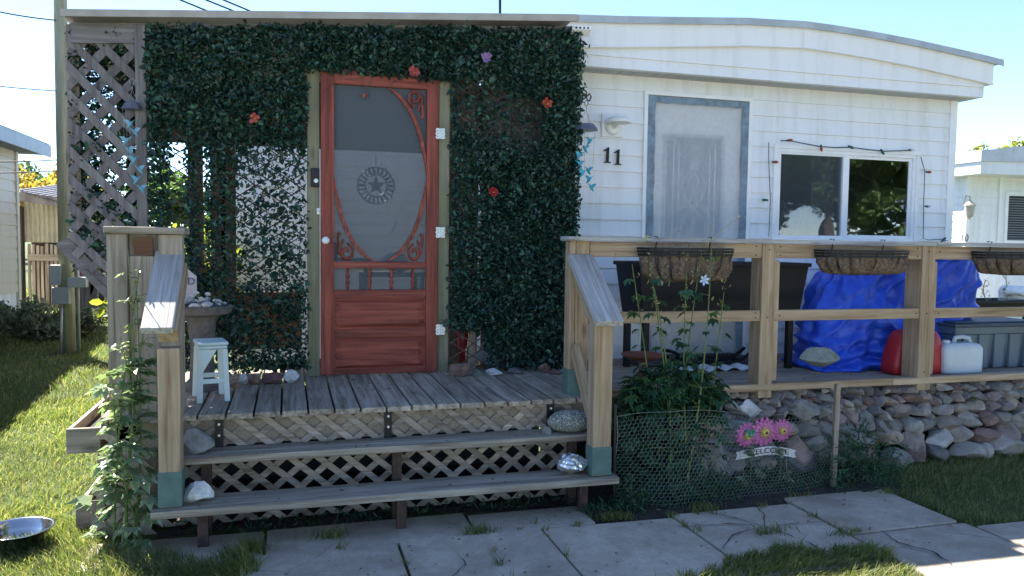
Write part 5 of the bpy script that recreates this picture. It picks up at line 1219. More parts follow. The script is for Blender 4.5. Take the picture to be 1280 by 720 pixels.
# red can, white jug, tote
def rbox(pts_bot, pts_top, z0_, z1_, mb, nz=6, bulge=.0, r=.03):
    pass
def canister(nm, label, cat, u0, u1, v0, v1, Y, dep, mat, kind):
    a, b = PY(u0, (v0+v1)/2, Y), PY(u1, (v0+v1)/2, Y); w = b.x-a.x; h = PY((u0+u1)/2, v0, Y).z-(DZ+.002); cx = (a.x+b.x)/2; t = thing(nm, label, cat, (cx, Y+dep/2, DZ)); z0_ = DZ+.002
    mb = MB(); n = 40
    def ring(z, s, sy=1.0, e=5, cxo=0): return [(cx+cxo+w/2*s*math.copysign(abs(math.cos(q))**(2/e), math.cos(q)), Y+dep/2+dep/2*sy*math.copysign(abs(math.sin(q))**(2/e), math.sin(q)), z0_+z) for q in np.linspace(0, 2*math.pi, n+1)[:-1]]
    if kind == 'jug': lv = [(0, .90, .9), (.012, .98, .98), (h*.10, 1, 1), (h*.62, 1, 1), (h*.70, .97, .97), (h*.76, .88, .9), (h*.80, .80, .7), (h*.82, .2, .2)]
    else: lv = [(0, .93, .92), (.02, 1, 1), (h*.25, .99, 1), (h*.6, .88, .95), (h*.85, .76, .85), (h*.96, .66, .7), (h, .5, .5)]
    V = [p for z, s, sy in lv for p in ring(z, s, sy)]; m_ = len(lv)
    mb.add(V, [(i*n+k, i*n+(k+1) % n, (i+1)*n+(k+1) % n, (i+1)*n+k) for i in range(m_-1) for k in range(n)]+[list(range(n))[::-1], [(m_-1)*n+k for k in range(n)]])
    make('body', mb, mat, t, smooth=True)
    if kind == 'jug':
        mb = MB(); zt = z0_+h*.78; mb.tube([(cx-w*.10, Y+dep/2, zt), (cx-w*.05, Y+dep/2, zt+h*.16), (cx+w*.12, Y+dep/2, zt+h*.18), (cx+w*.28, Y+dep/2, zt+h*.14), (cx+w*.34, Y+dep/2, zt+h*.0)], .016, 10); make('handle', mb, mat, t, smooth=True)
        mb = MB(); mb.lathe((cx-w*.28, Y+dep/2, zt-.005), [(.028, 0), (.028, .03), (.024, .034), (0, .034)], 18); make('cap', mb, mat, t)
    else:
        mb = MB(); zt = z0_+h*.93; mb.tube([(cx-w*.2, Y+dep/2, zt), (cx-w*.18, Y+dep/2, zt+.035), (cx+w*.12, Y+dep/2, zt+.04), (cx+w*.2, Y+dep/2, zt)], .016, 10); make('handle', mb, mat, t, smooth=True)
canister('water_jug', 'milky white plastic jug with handle between red can and grey tote', 'jug', 1183, 1233, 421, 466, 4.56, .18, M['whiteplastic'], 'jug')
canister('fuel_can', 'red plastic can standing behind the rail post beside the blue tarp', 'can', 1122, 1188, 414, 468, 4.60, .20, M['redplastic'], 'can')
a = PY(1197, 405, 4.72); x0 = a.x; t = thing('storage_tote', 'large blue grey storage tote with darker lid at the right end of the deck', 'tote', (x0+.42, 4.95, DZ)); x1 = x0+.86; zt = PY(1240, 404, 4.72).z
mb = MB(); y0, y1 = 4.74, 5.2
def taper(mb, x0, x1, y0, y1, z0, z1, i): mb.add([(x0+i, y0+i, z0), (x1-i, y0+i, z0), (x1-i, y1-i, z0), (x0+i, y1-i, z0), (x0, y0, z1), (x1, y0, z1), (x1, y1, z1), (x0, y1, z1)], [(3, 2, 1, 0), (4, 5, 6, 7), (0, 1, 5, 4), (1, 2, 6, 5), (2, 3, 7, 6), (3, 0, 4, 7)])
taper(mb, x0+.02, x1-.02, y0+.02, y1-.02, DZ+.002, zt-.09, .03)
for k in range(5): taper(mb, x0+.09+k*.15, x0+.19+k*.15, y0+.006, y0+.05, DZ+.004, zt-.088, .006)
taper(mb, x0+.005, x1-.005, y0+.0, y1, zt-.087, zt-.03, .004); make('tub', mb, M['tote'], t, bevel=.006)
mb = MB(); mb.box(x0-.012, x1+.012, y0-.014, y1+.012, zt-.029, zt-.006); mb.box(x0+.03, x1-.03, y0+.03, y1-.03, zt-.005, zt+.008); make('lid', mb, M['totelid'], t, bevel=.006)
# low black trough further along, white cloth on it
trough('low black trough standing behind the grey tote at the far end of the deck', 1214, 1330, 376, 396, 5.9, .35, True)
c = PY(1268, 368, 6.0); mb = crumple((c.x+.1, 6.02, c.z+.0), .55, .3, .17, 77); tagp(make('white_cloth', mb, M['foam']), 'bundled white cloth lying on the low black trough', 'cloth')

# wire baskets with coco liner
def basket(label, u0, u1, vt, vb):
    Yf = FY-.035; a, b = PY(u0, vt, Yf), PY(u1, vt, Yf); w = b.x-a.x; cx = (a.x+b.x)/2; zt = 1.400; zb = PY((u0+u1)/2, vb, Yf-.05).z; D = .185; t = thing('wire_basket', label, 'planter basket', (cx, FY-.1, zb), 'wire trough baskets on the deck rail')
    def outline(s, n=28): # flat back at rail, rounded front
        o = []
        for k in range(n+1):
            q = math.pi+math.pi*k/n; c, s_ = math.cos(q), math.sin(q); e = 3.2
            o.append((cx+w/2*s*math.copysign(abs(c)**(2/e), c), FY-.012-D*s*abs(s_)**(2/e)*1.0))
        return o
    mb = MB(); 
    for s, z in ((1.0, zt), (.995, zt-.018), (.98, zt-.038), (.80, zb+.035)):
        o = outline(s); mb.tube([(x, y, z) for x, y in o], .0065 if z != zb+.035 else .003, 5); mb.tube([(o[0][0], o[0][1], z), (o[-1][0], o[-1][1], z)], .0045, 5)
    oT = outline(1.0); oB = outline(.80)
    for k in range(0, 29, 2): mb.tube([(oT[k][0], oT[k][1], zt), (oT[k][0]*.6+oB[k][0]*.4, oT[k][1]*.6+oB[k][1]*.4-.006, zt*.5+zb*.5), (oB[k][0], oB[k][1], zb+.035), ((oB[k][0]-cx)*.8+cx, oB[k][1]*.7+(FY-.01)*.3, zb+.005)], .0028, 5)
    for x in (cx-w*.3, cx+w*.3): mb.tube([(x, FY-.005, zt-.01), (x, FY-.03, 1.475), (x, FY+.01, 1.474)], .004, 5)
    make('wire_frame', mb, M['blackmetal'], t)
    V = []; n = 72; rows = 12
    for r in range(rows+1):
        q = r/rows; z = zt-.035-(zt-.035-zb)*q
        for k in range(n+1):
            th = math.pi+math.pi*k/n; e = 3.2; c, s_ = math.cos(th), math.sin(th); sh = (1-.22*q**2.2)*(1-.55*max(0, q-.86)/.14)
            lump = (.046*abs(math.sin(math.pi*k/n*8+.3))**.6-.022)*math.sin(math.pi*min(1, q*1.05))**.7
            x = cx+(w/2-.012)*sh*math.copysign(abs(c)**(2/e), c); y = FY-.012-(D-.014)*sh*abs(s_)**(2/e); d = Vector((x-cx, y-FY, 0)).normalized(); nz = .018*noise.noise(Vector((x*22, y*22, z*22)))+.005*noise.noise(Vector((x*60, y*60, z*60)))
            V.append((x+d.x*(lump+nz), y+d.y*(lump+nz), z-lump*.9*q**1.5+.006*noise.noise(Vector((x*30, z*20, 1)))))
    N1 = n+1; F = [(r*N1+k, (r+1)*N1+k, (r+1)*N1+k+1, r*N1+k+1) for r in range(rows) for k in range(n)]+[[rows*N1+k for k in range(N1)][::-1], [k for k in range(N1)]]
    mb = MB(); mb.add(V, F)
    rd = random.Random(int(u0))
    for _ in range(150):      # loose fibres
        p = Vector(V[rd.randrange(len(V))]); p2 = p+Vector((rd.uniform(-.02, .02), -rd.uniform(0, .018), rd.uniform(-.022, .012))); mb.tube([p, (p+p2)/2+Vector((0, -.006, 0)), p2], .0009, 3)
    make('coco_liner', mb, M['coco'], t, smooth=True)
    return cx, w, zt
basket('leftmost wire basket with coco liner on the rail, behind the tall bed stalks', 799, 911, 308, 353)
basket('wire basket with coco liner on the rail in front of the blue tarp', 1021, 1127, 311, 344)
basket('rightmost wire basket with coco liner on the rail, above the grey tote', 1218, 1326, 314, 344)

# steel bowl on the grass
c = PZ(22, 682, -.11); c.z = -.115; mb = MB()
mb.lathe((c.x, c.y, c.z), [(.115, 0), (.118, .004), (.130, .04), (.152, .088), (.162, .092), (.162, .097), (.150, .094), (.124, .045), (.108, .010), (0, .007)], 48); tagp(make('pet_bowl', mb, M['steel'], smooth=True), 'shiny stainless steel pet bowl on the sunny lawn', 'bowl')

# ================================================================ CHICKEN WIRE, STAKE, FLOWER SIGN
def chicken():
    t = thing('wire_fence', 'low chicken wire fence around the flower bed, tied to a wooden stake', 'fence', (2.5, 4.1, -.1))
    path_ = [(1.815, 4.12), (2.15, 4.02), (2.65, 4.07), (3.05, 4.10), (3.33, 4.14), (3.55, 4.40), (3.62, 4.62)]
    zb = -.095; H = .60; seg = []; s = 0
    for a, b in zip(path_[:-1], path_[1:]): l = math.hypot(b[0]-a[0], b[1]-a[1]); seg.append((s, l, a, b)); s += l
    T = s
    def pt(u, h):
        u = min(max(u, 0), T-1e-4)
        for s0, l, a, b in seg:
            if u <= s0+l: q = (u-s0)/l; break
        x, y = a[0]+(b[0]-a[0])*q, a[1]+(b[1]-a[1])*q
        n = Vector((u*3, h*3, 0)); top = H*(.92+.06*math.sin(u*4.1)-.16*max(0, (u-1.6)/T))
        return Vector((x+.012*noise.noise(n), y+.030*noise.noise(n+Vector((7, 0, 0)))+.05*h*h, float(gz(x, y))+.0+h*top/H+.006*noise.noise(n*2)))
    c = .028; mb = MB(); V = []; 
    cols = int(T/(c*1.0)); rowsn = int(H/(c*.80)); edges = []
    hx = c; hz = c*.80
    for j in range(rowsn):
        for i in range(cols):
            u0 = (i+.5*(j % 2))*hx; h0 = j*hz
            p0 = (u0, h0+hz*.27); pL = (u0-hx/2, h0+hz*.0+0); pR = (u0+hx/2, h0)
            edges += [(p0, pL), (p0, pR), (p0, (u0, h0+hz))]
    r = .00075
    for a, b in edges:
        # endpoints: lower ends are the tops of the previous row
        A = pt(a[0], a[1]); B = pt(b[0], b[1]); d = (B-A).normalized(); s1 = d.orthogonal().normalized()*r; s2 = d.cross(s1).normalized()*r
        o = len(mb.v); mb.v += [A+s1, A-s1*.5+s2*.87, A-s1*.5-s2*.87, B+s1, B-s1*.5+s2*.87, B-s1*.5-s2*.87]; mb.f += [[o, o+1, o+4, o+3], [o+1, o+2, o+5, o+4], [o+2, o, o+3, o+5]]
    for h in (0, H): mb.tube([pt(u, h) for u in np.linspace(0, T, 70)], .0010, 4)
    mb.tube([pt(0.002, h) for h in np.linspace(0, H, 12)], .0016, 4)
    make('wire_mesh', mb, M['wire'], t)
    a = PY(1047, 480, 4.12); b = PY(1041, 614, 4.12); mb = MB(); mb.beam(a, Vector((b.x, b.y, -.16)), .034, .022, up=(0, 1, 0)); make('stake', mb, W('latt', 'Z'), t, bevel=.002)
    mb = MB(); mb.beam((1.812, 4.125, -.14), (1.806, 4.125, .50), .016, .016, up=(0, 1, 0)); make('stake', mb, M['blackmetal'], t)
chicken()
def flower_sign():
    Y = 4.22; c = PY(953, 560, Y); t = thing('garden_sign', 'white welcome banner sign on stakes under three pink painted metal daisies', 'garden sign', (c.x, Y, 0))
    petm = plain('pink_enamel', (.60, .14, .36), .35, var=.25, scale=40); yel = plain('yellow_enamel', (.75, .55, .06), .35); wht = plain('white_enamel', (.75, .74, .72), .35); drk = plain('dark_enamel', (.04, .01, .015), .4)
    for u, v, rp, yy in ((934, 544, 15, .0), (955.5, 540, 17.5, -.015), (977.5, 538, 14, .0)):
        f = PY(u, v, Y+yy); r = rp*1.22/978*4.35; petal = MB(); n = 14
        for ring_, (rr, yo, off) in enumerate(((1.0, 0, 0), (.80, -.006, .5))):
            for k in range(n):
                a = 2*math.pi*(k+off)/n; d = Vector((math.cos(a), 0, math.sin(a))); s = Vector((-math.sin(a), 0, math.cos(a))); yv = Vector((0, yo, 0))
                P_ = [f+yv+d*r*rr*.2-s*r*.05, f+yv+d*r*rr*.62-s*r*.155, f+yv+d*r*rr*.92-s*r*.11, f+yv+d*r*rr, f+yv+d*r*rr*.92+s*r*.11, f+yv+d*r*rr*.62+s*r*.155, f+yv+d*r*rr*.2+s*r*.05]
                P_ = [p+Vector((0, -.010*math.sin(i/6*3.14)*0+(.010 if i == 3 else 0), 0)) for i, p in enumerate(P_)]; o = len(petal.v); petal.add(P_, [(0, 1, 2, 3, 4, 5, 6)])
        fl_ = make('daisy', petal, petm, t)
        mb = MB()
        for k in range(n):
            a = 2*math.pi*(k+.25)/n; d = Vector((math.cos(a), 0, math.sin(a))); s = Vector((-math.sin(a), 0, math.cos(a))); mb.add([f+Vector((0, -.010, 0))-s*r*.05, f+Vector((0, -.010, 0))+s*r*.05, f+Vector((0, -.010, 0))+d*r*.5], [(0, 1, 2)])
        make('centre_ray', mb, yel, fl_)
        mb = MB(); mb.lathe((f.x, f.y-.011, f.z), [(r*.24, 0), (r*.20, -.012), (0, -.016)], 16, 'Y'); make('flower_centre', mb, yel, fl_)
        mb = MB(); mb.lathe((f.x, f.y-.026, f.z), [(r*.11, 0), (r*.08, -.005), (0, -.006)], 12, 'Y'); make('centre_spot', mb, drk, fl_)
    # butterfly
    p = PY(938, 541, Y-.03); mb = MB()
    for s in (-1, 1): mb.add([p, p+Vector((s*.016, -.012, .026)), p+Vector((s*.034, -.008, .020)), p+Vector((s*.028, -.004, .002)), p+Vector((s*.024, -.006, -.020)), p+Vector((s*.008, -.006, -.018))], [(0, 1, 2, 3, 4, 5)])
    mb.tube([p+Vector((0, -.004, -.02)), p+Vector((0, -.004, .02))], .0035, 6); make('butterfly', mb, plain('green_enamel', (.02, .30, .16), .3, var=.5, scale=60), t)
    # banner
    a = PY(925, 566, Y); b = PY(990, 564, Y); mb = MB(); n = 24; h = .052; V = []
    for i in range(n+1):
        q = i/n; x = a.x+(b.x-a.x)*q; z = a.z+(b.z-a.z)*q+.022*math.cos((q-.5)*3.14)-.012; y = Y-.006-.010*math.sin(q*6.28)
        V += [(x, y, z-h/2), (x, y, z+h/2), (x, y+.002, z-h/2), (x, y+.002, z+h/2)]
    mb.add(V, [(4*i, 4*i+4, 4*i+5, 4*i+1) for i in range(n)]+[(4*i+3, 4*i+7, 4*i+6, 4*i+2) for i in range(n)])
    for s, e in ((-1, a), (1, b)): mb.add([(e.x, Y, e.z-h/2-.016), (e.x+s*.03, Y, e.z-h/2-.016), (e.x+s*.018, Y, e.z-.014), (e.x+s*.03, Y, e.z+h/2-.022), (e.x, Y, e.z+h/2-.016)], [(0, 1, 2, 3, 4)])
    bn = make('banner', mb, wht, t)
    V, F_ = text_mesh('WELCOME', .048, .0012); xm, xM = min(v.x for v in V), max(v.x for v in V); mb = MB(); w = (b.x-a.x)*.86; vv = []
    for v in V:
        q = .07+.86*(v.x-xm)/(xM-xm); x = a.x+(b.x-a.x)*q; vv.append((x, Y-.0085-.010*math.sin(q*6.28)-v.z, a.z+(b.z-a.z)*q+.022*math.cos((q-.5)*3.14)-.012+v.y))
    mb.add(vv, F_); make('lettering', mb, drk, bn)
    mb = MB()
    for e, dx in ((a, .04), (b, -.04)):
        m3 = MB(); m3.tube([(e.x+dx, Y+.006, e.z-.02), (e.x+dx*.5, Y+.006, -.1)], .0025, 5); make('support_wire', m3, M['wire'], t)
    mb.tube([(c.x, Y+.006, c.z+.05), (c.x, Y+.006, -.1)], .003, 5); make('support_wire', mb, M['wire'], t)
flower_sign()
t = thing('sign_plant', 'small green seedling with narrow leaves growing in front of the welcome sign', 'plant', tuple(PY(955, 600, 4.16))); sq = []; mb = MB(); rq = random.Random(2)
for u, v in ((938, 560), (975, 560), (950, 585), (985, 590), (930, 595)):
    q = PY(u, v, 4.17); b_ = Vector((q.x+.01, 4.18, -.07)); mb.tube([b_, b_.lerp(q, .6)+Vector((.01, 0, 0)), q], .0022, 4)
    for k in range(9): sq.append((q+Vector((0, 0, -.012*k*.5)), k*.7+rq.random(), rq.uniform(-.5, .3)))
make('stems', mb, M['stem'], t)

# ================================================================ PLANTS
def lobed_leaf(V, F, base, d, n, L, lobes=5):
    """palmate leaf: fan of pointed lobes"""
    d = d.normalized(); s = d.cross(n).normalized(); nn = s.cross(d); o = len(V); V.append(base)
    pts = []
    for k in range(lobes):
        a = R(-75+150*k/(lobes-1)); l = L*(1-.35*abs(k-(lobes-1)/2)/((lobes-1)/2)); dd = d*math.cos(a)+s*math.sin(a)
        sd_ = dd.cross(nn).normalized(); pts += [base+dd*l*.55-sd_*-1*l*.20+nn*.02*L, base+dd*l-nn*l*.22, base+dd*l*.55+sd_*-1*l*-.20*-1+nn*.02*L]
    V += pts; m = len(pts)
    for i in range(m-1): F.append((o, o+1+i, o+2+i))
def leafy(t, mat, spots, L, lobes, seed, outward=None):
    V, F = [], []; rd = random.Random(seed)
    for p, a, dr in spots:
        d = Vector((math.cos(a), math.sin(a), dr)); n = Vector((rd.uniform(-.4, .4), rd.uniform(-.4, .4), 1)); lobed_leaf(V, F, Vector(p), d, n, L*rd.uniform(.6, 1.25), lobes)
    mb = MB(); mb.v = V; mb.f = [list(f) for f in F]; return make('foliage', mb, mat, t)
def stalkpts(a, b, wob, n=8, seed=0):
    rd = random.Random(seed); a, b = Vector(a), Vector(b); ox, oy = rd.uniform(-wob, wob), rd.uniform(-wob, wob)
    return [a.lerp(b, i/n)+Vector((ox*math.sin(3.14*i/n), oy*math.sin(3.14*i/n), 0)) for i in range(n+1)]
# hollyhock left of the steps
t = thing('hollyhock', 'tall broad leaved hollyhock growing left of the steps against the newel', 'plant', (-.72, 4.16, -.12)); mb = MB(); sp = []; rd = random.Random(4)
tops = [(160, 312, 4.25), (178, 318, 4.28), (150, 420, 4.2), (185, 380, 4.3), (140, 470, 4.15), (170, 350, 4.3)]
seeds = []
for i, (u, v, Y) in enumerate(tops):
    tp = PY(u, v, Y); b = Vector((-.79+.024*i-.06*(i % 2), 4.10+.02*i, -.13)); P_ = stalkpts(b, tp, .05, 12, i); mb.tube(P_, [.007*(1-.7*k/12) for k in range(13)], 6)
    for k in range(1, 12):
        hfrac = k/12
        for _ in range(2):
            a = rd.uniform(0, 6.28); ll = .092*(1.3-hfrac)*rd.uniform(.5, 1.2); e = P_[k]+Vector((math.cos(a)*ll, math.sin(a)*ll*.7-.02, rd.uniform(.0, .05))); mb.tube([P_[k], (P_[k]+e)/2+Vector((0, 0, .012)), e], .0022, 4); sp.append((e, a, rd.uniform(-.5, .2)) if rd.random() < .9 else (e, a, .3))
        if hfrac > .6:
            for _ in range(3): seeds.append(P_[k]+Vector((rd.uniform(-.018, .018), rd.uniform(-.018, .018), rd.uniform(-.03, .03))))
make('stems', mb, M['stem'], t)
big = [s for s in sp if s[0].z < .85]; small = [s for s in sp if s[0].z >= .85]
leafy(t, M['hollyleaf'], big, .098, 5, 6); leafy(t, M['hollyleaf'], small, .045, 3, 7)
V, F_ = leaf_cloud(np.array([tuple(s) for s in seeds]), .022, .2, aspect=.7, seed=5); make('blossom_foliage', (V, F_), M['seedhead'], t)  # clusters of seed pods on the upper stalks
leafy(bpy.data.objects['sign_plant'], M['hollyleaf'], sq, .045, 5, 33)
# cleome-like tall stalks in the bed
t = thing('bed_plant', 'bushy dark leaved plant with tall flowering stalks behind the chicken wire', 'plant', (2.2, 4.22, -.08)); mb = MB(); sp = []; sd2 = []; pet = []
st = [(842, 640, 812, 330, 4.18), (848, 640, 880, 300, 4.22), (835, 640, 818, 360, 4.2), (870, 640, 905, 365, 4.2), (830, 630, 790, 330, 4.25), (862, 640, 858, 345, 4.15), (855, 640, 890, 300, 4.16)]
for i, (u0, v0, u1, v1, Y) in enumerate(st):
    b = PY(u0, v0, Y); b.z = -.09; tp = PY(u1, v1, Y); P_ = stalkpts(b, tp, .04, 14, i+20); mb.tube(P_, [.0075*(1-.75*k/14) for k in range(15)], 6)
    for k in range(1, 14):
        h = k/14
        if h < .60:
            for _ in range(4): a = rd.uniform(0, 6.28); ll = .13*rd.uniform(.4, 1.3)*(1 if h < .5 else .6); e = P_[k]+Vector((math.cos(a)*ll, math.sin(a)*ll*.6, rd.uniform(-.02, .06))); mb.tube([P_[k], e], .0018, 4); sp.append((e, a, rd.uniform(-.9, .1)))
        else:
            a = rd.uniform(0, 6.28); ll = .055*(1.6-h); e = P_[k]+Vector((math.cos(a)*ll, math.sin(a)*ll*.6, .01)); mb.tube([P_[k], e], .0014, 4); sp.append((e, a, -.6))
        if h > .78:
            for _ in range(7): q = P_[k]+Vector((rd.uniform(-.025, .025), rd.uniform(-.025, .025), rd.uniform(-.04, .04))); sd2.append(q)
for (u, v) in ((866, 345), (855, 318), (858, 372), (834, 428), (775, 322), (806, 300), (812, 325), (905, 355)):
    q0 = PY(u, v, 4.18)
    for _ in range(9): sd2.append(q0+Vector((rd.gauss(0, .016), rd.gauss(0, .012), rd.gauss(0, .025))))
make('stems', mb, M['stem'], t)
for (cu, cv, ru, rv, n) in ((830, 492, 52, 36, 300), (800, 515, 30, 34, 150), (872, 496, 34, 34, 200), (815, 580, 50, 45, 220)):
    for _ in range(n):
        a, r = rd.uniform(0, 6.28), rd.random()**.5; p = PY(cu+ru*r*math.cos(a), cv+rv*r*math.sin(a), rd.uniform(4.14, 4.40)); sp.append((p, rd.uniform(0, 6.28), rd.uniform(-1.0, .1)))
bigl = sp; leafy(t, M['bedleaf'], bigl, .068, 5, 9)
V, F_ = leaf_cloud(np.array([tuple(s) for s in sd2]), .020, -.1, aspect=.4, seed=15); make('blossom_foliage', (V, F_), M['seedhead'], t)  # seed pods gathered around the stalk tips
mb = MB(); c = PY(880, 350, 4.14)
for k in range(6): a = k*1.05+.3; d = Vector((math.cos(a), -.3, math.sin(a)))*.036; s = Vector((-math.sin(a), 0, math.cos(a)))*.009; mb.add([c, c+d*.6+s, c+d, c+d*.6-s], [(0, 1, 2, 3)])
make('blue_blossom', mb, plain('pale_blue_petal', (.42, .55, .72), .5), t)
# feathery low growth along the bed and weeds: uncountable ground cover
def cover():
    g = np.random.default_rng(8); Ps = []
    for x0, x1, y0, y1, n, h in ((1.85, 2.6, 4.02, 4.35, 2600, .20), (1.60, 1.95, 3.98, 4.2, 700, .10), (2.5, 3.3, 4.10, 4.35, 1500, .12), (3.25, 3.78, 4.0, 4.66, 3400, .40), (2.6, 3.1, 4.2, 4.4, 500, .25), (-.55, 1.6, 4.25, 4.34, 420, .09)):
        x = g.uniform(x0, x1, n); y = g.uniform(y0, y1, n); cl = .3+.7*(.5+.5*np.sin(x*13+2)*np.sin(y*17+x*4)); z = gz(x, y)+g.random(n)*h*cl; Ps.append(np.stack([x, y, z], 1))
    P = np.concatenate(Ps); V, F = leaf_cloud(P, .034, -.25, aspect=.22, fold=.1, var=.5, seed=18)
    o = make('ground_cover', (V, F), M['bedleaf'], origin=(2.5, 4.2, 0)); tagp(o, 'low feathery green weeds covering the shaded bed soil', 'weeds', kind='stuff')
cover()
# dry stalks right end behind the tarp, thin dark twigs near the rail
for i, (u, v, lab) in enumerate(((1212, 318, 'thin dry stalk with sparse buds left of the low black trough'), (1232, 350, 'short bent dry stalk in the low black trough'), (1256, 320, 'tall dry stalk with yellow buds above the white cloth'))):
    t = thing('dry_stalk', lab, 'dry plant', tuple(PY(u, 372, 5.95))); mb = MB(); P_ = stalkpts(PY(u+4, 380, 5.95), PY(u, v, 5.95), .03, 8, i); mb.tube(P_, .004, 5); pods = []
    for k in range(2, 9): mb.tube([P_[k-1], P_[k-1]+Vector((.03*(-1)**k, 0, .03))], .002, 4); pods += [P_[k-1]+Vector((.03*(-1)**k+rd.gauss(0, .008), rd.gauss(0, .008), .03+rd.gauss(0, .008))) for _ in range(4)]
    make('stem', mb, M['drystem'], t); V, F_ = leaf_cloud(np.array([tuple(p) for p in pods]), .025, 0, aspect=.5, seed=i); make('buds', (V, F_), M['seedhead'], t)
# little weeds in the left basket and under the lower step
t = thing('basket_plant', 'small silver green plant sprouting from the leftmost wire basket', 'plant', tuple(PY(840, 320, 4.3))); Ps = np.array([tuple(PY(u+rd.gauss(0, 5), v+rd.gauss(0, 6), rd.uniform(4.24, 4.36))) for u, v in ((838, 318), (830, 345), (860, 322)) for _ in range(40)])
V, F_ = leaf_cloud(Ps, .03, -.1, aspect=.35, seed=77); make('foliage', (V, F_), leafmat('silver_leaf', [(.16, .20, .15), (.25, .29, .24)], .6, .2), t)
mb = MB(); mb.tube([PY(838, 325, 4.3), PY(832, 300, 4.28), PY(848, 268+20, 4.26), PY(870, 300, 4.26)], .002, 4); mb.tube([PY(862, 325, 4.3), PY(900, 290, 4.3), PY(925, 270, 4.32)], .002, 4); mb.tube([PY(882, 330, 4.25), PY(889, 275, 4.25)], .0022, 4); make('stem', mb, M['drystem'], t)

# ================================================================ BACKGROUND LEFT
# utility pole with meter boxes
zb = .14; PYy = 9.7; a, b = PY(73, 200, PYy), PY(86, 200, PYy); pcx = (a.x+b.x)/2; pr = (b.x-a.x)/2+.018
t = thing('utility_pole', 'weathered grey wooden utility pole with meter boxes behind the porch corner', 'utility pole', (pcx, PYy, zb))
mb = MB(); mb.tube([(pcx+.01, PYy, zb-.1), (pcx, PYy, 3.0), (pcx-.01, PYy, 8.5)], [pr*1.15, pr, pr*.8], 16); make('pole', mb, W('treat', 'Z'), t, smooth=True)
mb = MB(); p = PY(76, 369, PYy-.2); mb.box(p.x-.085, p.x+.085, PYy-.22, PYy-.12, p.z-.10, p.z+.085); make('meter_box', mb, plain('grey_enamel_box', (.20, .21, .21), .5), t, bevel=.008)
mb = MB(); mb.tube([(pcx+.14, PYy-.1, zb), (pcx+.14, PYy-.1, p.z+1.2)], .018, 8); mb.tube([(p.x, PYy-.17, p.z-.1), (p.x-.02, PYy-.17, zb)], .014, 6); make('conduit', mb, plain('galvanised_pipe', (.30, .31, .31), .5, .5), t, smooth=True)
mb = MB(); q = PY(95, 352, PYy-.1); mb.box(q.x-.06, q.x+.12, PYy-.2, PYy-.08, q.z-.06, q.z+.05); q = PY(69, 345, PYy-.1); mb.box(q.x-.05, q.x+.06, PYy-.12, PYy-.02, q.z-.1, q.z+.12); make('junction_box', mb, M['wire'], t, bevel=.005)
mb = MB(); mb.box(pcx-.5, pcx+.5, PYy-.06, PYy+.06, 7.6, 7.74); make('cross_arm', mb, W('treat', 'X'), t)
# overhead wires
WY = 9.7
def wire(label, p0, p1, r=.008, sag=.1):
    p0, p1 = Vector(p0), Vector(p1); mb = MB(); n = 16; mb.tube([p0.lerp(p1, i/n)-Vector((0, 0, sag*math.sin(math.pi*i/n))) for i in range(n+1)], r, 5); tagp(make('overhead_wire', mb, M['blackmetal']), label, 'wire', 'overhead wires')
for lab, (u0, v0), (u1, v1) in (('overhead wire, lowest of the three crossing the sky above the porch roof', (216, -4), (262, 15)), ('overhead wire, middle of the three crossing the sky above the porch roof', (248, -4), (300, 17)), ('overhead wire, highest of the three crossing the sky above the porch roof', (270, -4), (325, 19))):
    a = PY(u0, v0, 14); b = PY(u1, v1, 14); d = b-a; wire(lab, a-d*3.0, b+d*2.2, .014, .0)
wire('overhead wire high in the sky left of the utility pole', PY(-40, 6, 9.0), PY(78, 26, PYy), .008, .02)
wire('overhead wire at mid height left of the utility pole', PY(-40, 103, 9.0), PY(78, 114, PYy), .006, .01)
wire('upper of the two pale lines between the left house and the utility pole', PY(-40, 202, 9.0), PY(78, 199.5, PYy), .007, .01)
wire('lower of the two pale lines between the left house and the utility pole', PY(-40, 216, 9.0), PY(78, 213, PYy), .007, .01)
mb = MB(); a = PY(625, -30, 12); b = PY(625, 40, 12); mb.tube([b, a], .022, 8); mb.tube([a+Vector((-.3, 0, -.1)), a+Vector((.3, 0, -.1))], .01, 6); tagp(make('roof_mast', mb, M['blackmetal']), 'thin dark mast standing above the roof line over the ivy', 'mast')
mb = MB(); mb.tube([(b.x, 12, 3.0), b], .022, 8); 

# neighbouring home at the left
NX = -3.80; t = thing('neighbour_house', 'cream lap sided neighbouring home at the left edge with blue grey eave', 'house', (NX-2, 9, .1)); zN = PY(22, 190, 13.0).z
mb = MB(); siding(mb, lambda a, z, o: (NX+o, a, z), 5.2, 12.95, .62, zN, .16, .62, [(6.2, 7.4, 1.3, 2.2)]); siding(mb, lambda a, z, o: (a, 12.95+o, z), NX-4, NX, .62, zN, .16, .62); siding(mb, lambda a, z, o: (a, 5.2-o, z), NX-4, NX, .62, zN, .16, .62); make('wall', mb, M['siding_old'], t)
mb = MB(); mb.box(NX-3.95, NX-.01, 5.22, 12.94, -.3, .615); make('skirting', mb, plain('white_skirting', (.55, .56, .58), .7, var=.15), t)
mb = MB(); mb.box(NX-.05, NX+.03, 12.9, 13.0, .1, zN-.002); make('corner_board', mb, plain('cream_trim', (.5, .47, .4), .6), t)
mb = MB(); mb.prism([(NX-4.4, zN+.03), (NX+.34, zN+.0), (NX+.34, zN+.17), (NX-2, zN+.75), (NX-4.4, zN+.17)], lambda a, b, k: (a, k, b), 4.9, 13.35); make('roof', mb, plain('blue_grey_shingle', (.15, .17, .21), .8, var=.2), t)
mb = MB(); mb.box(NX+.341, NX+.36, 4.88, 13.37, zN-.03, zN+.15); make('fascia', mb, plain('blue_grey_fascia', (.26, .31, .38), .5), t)
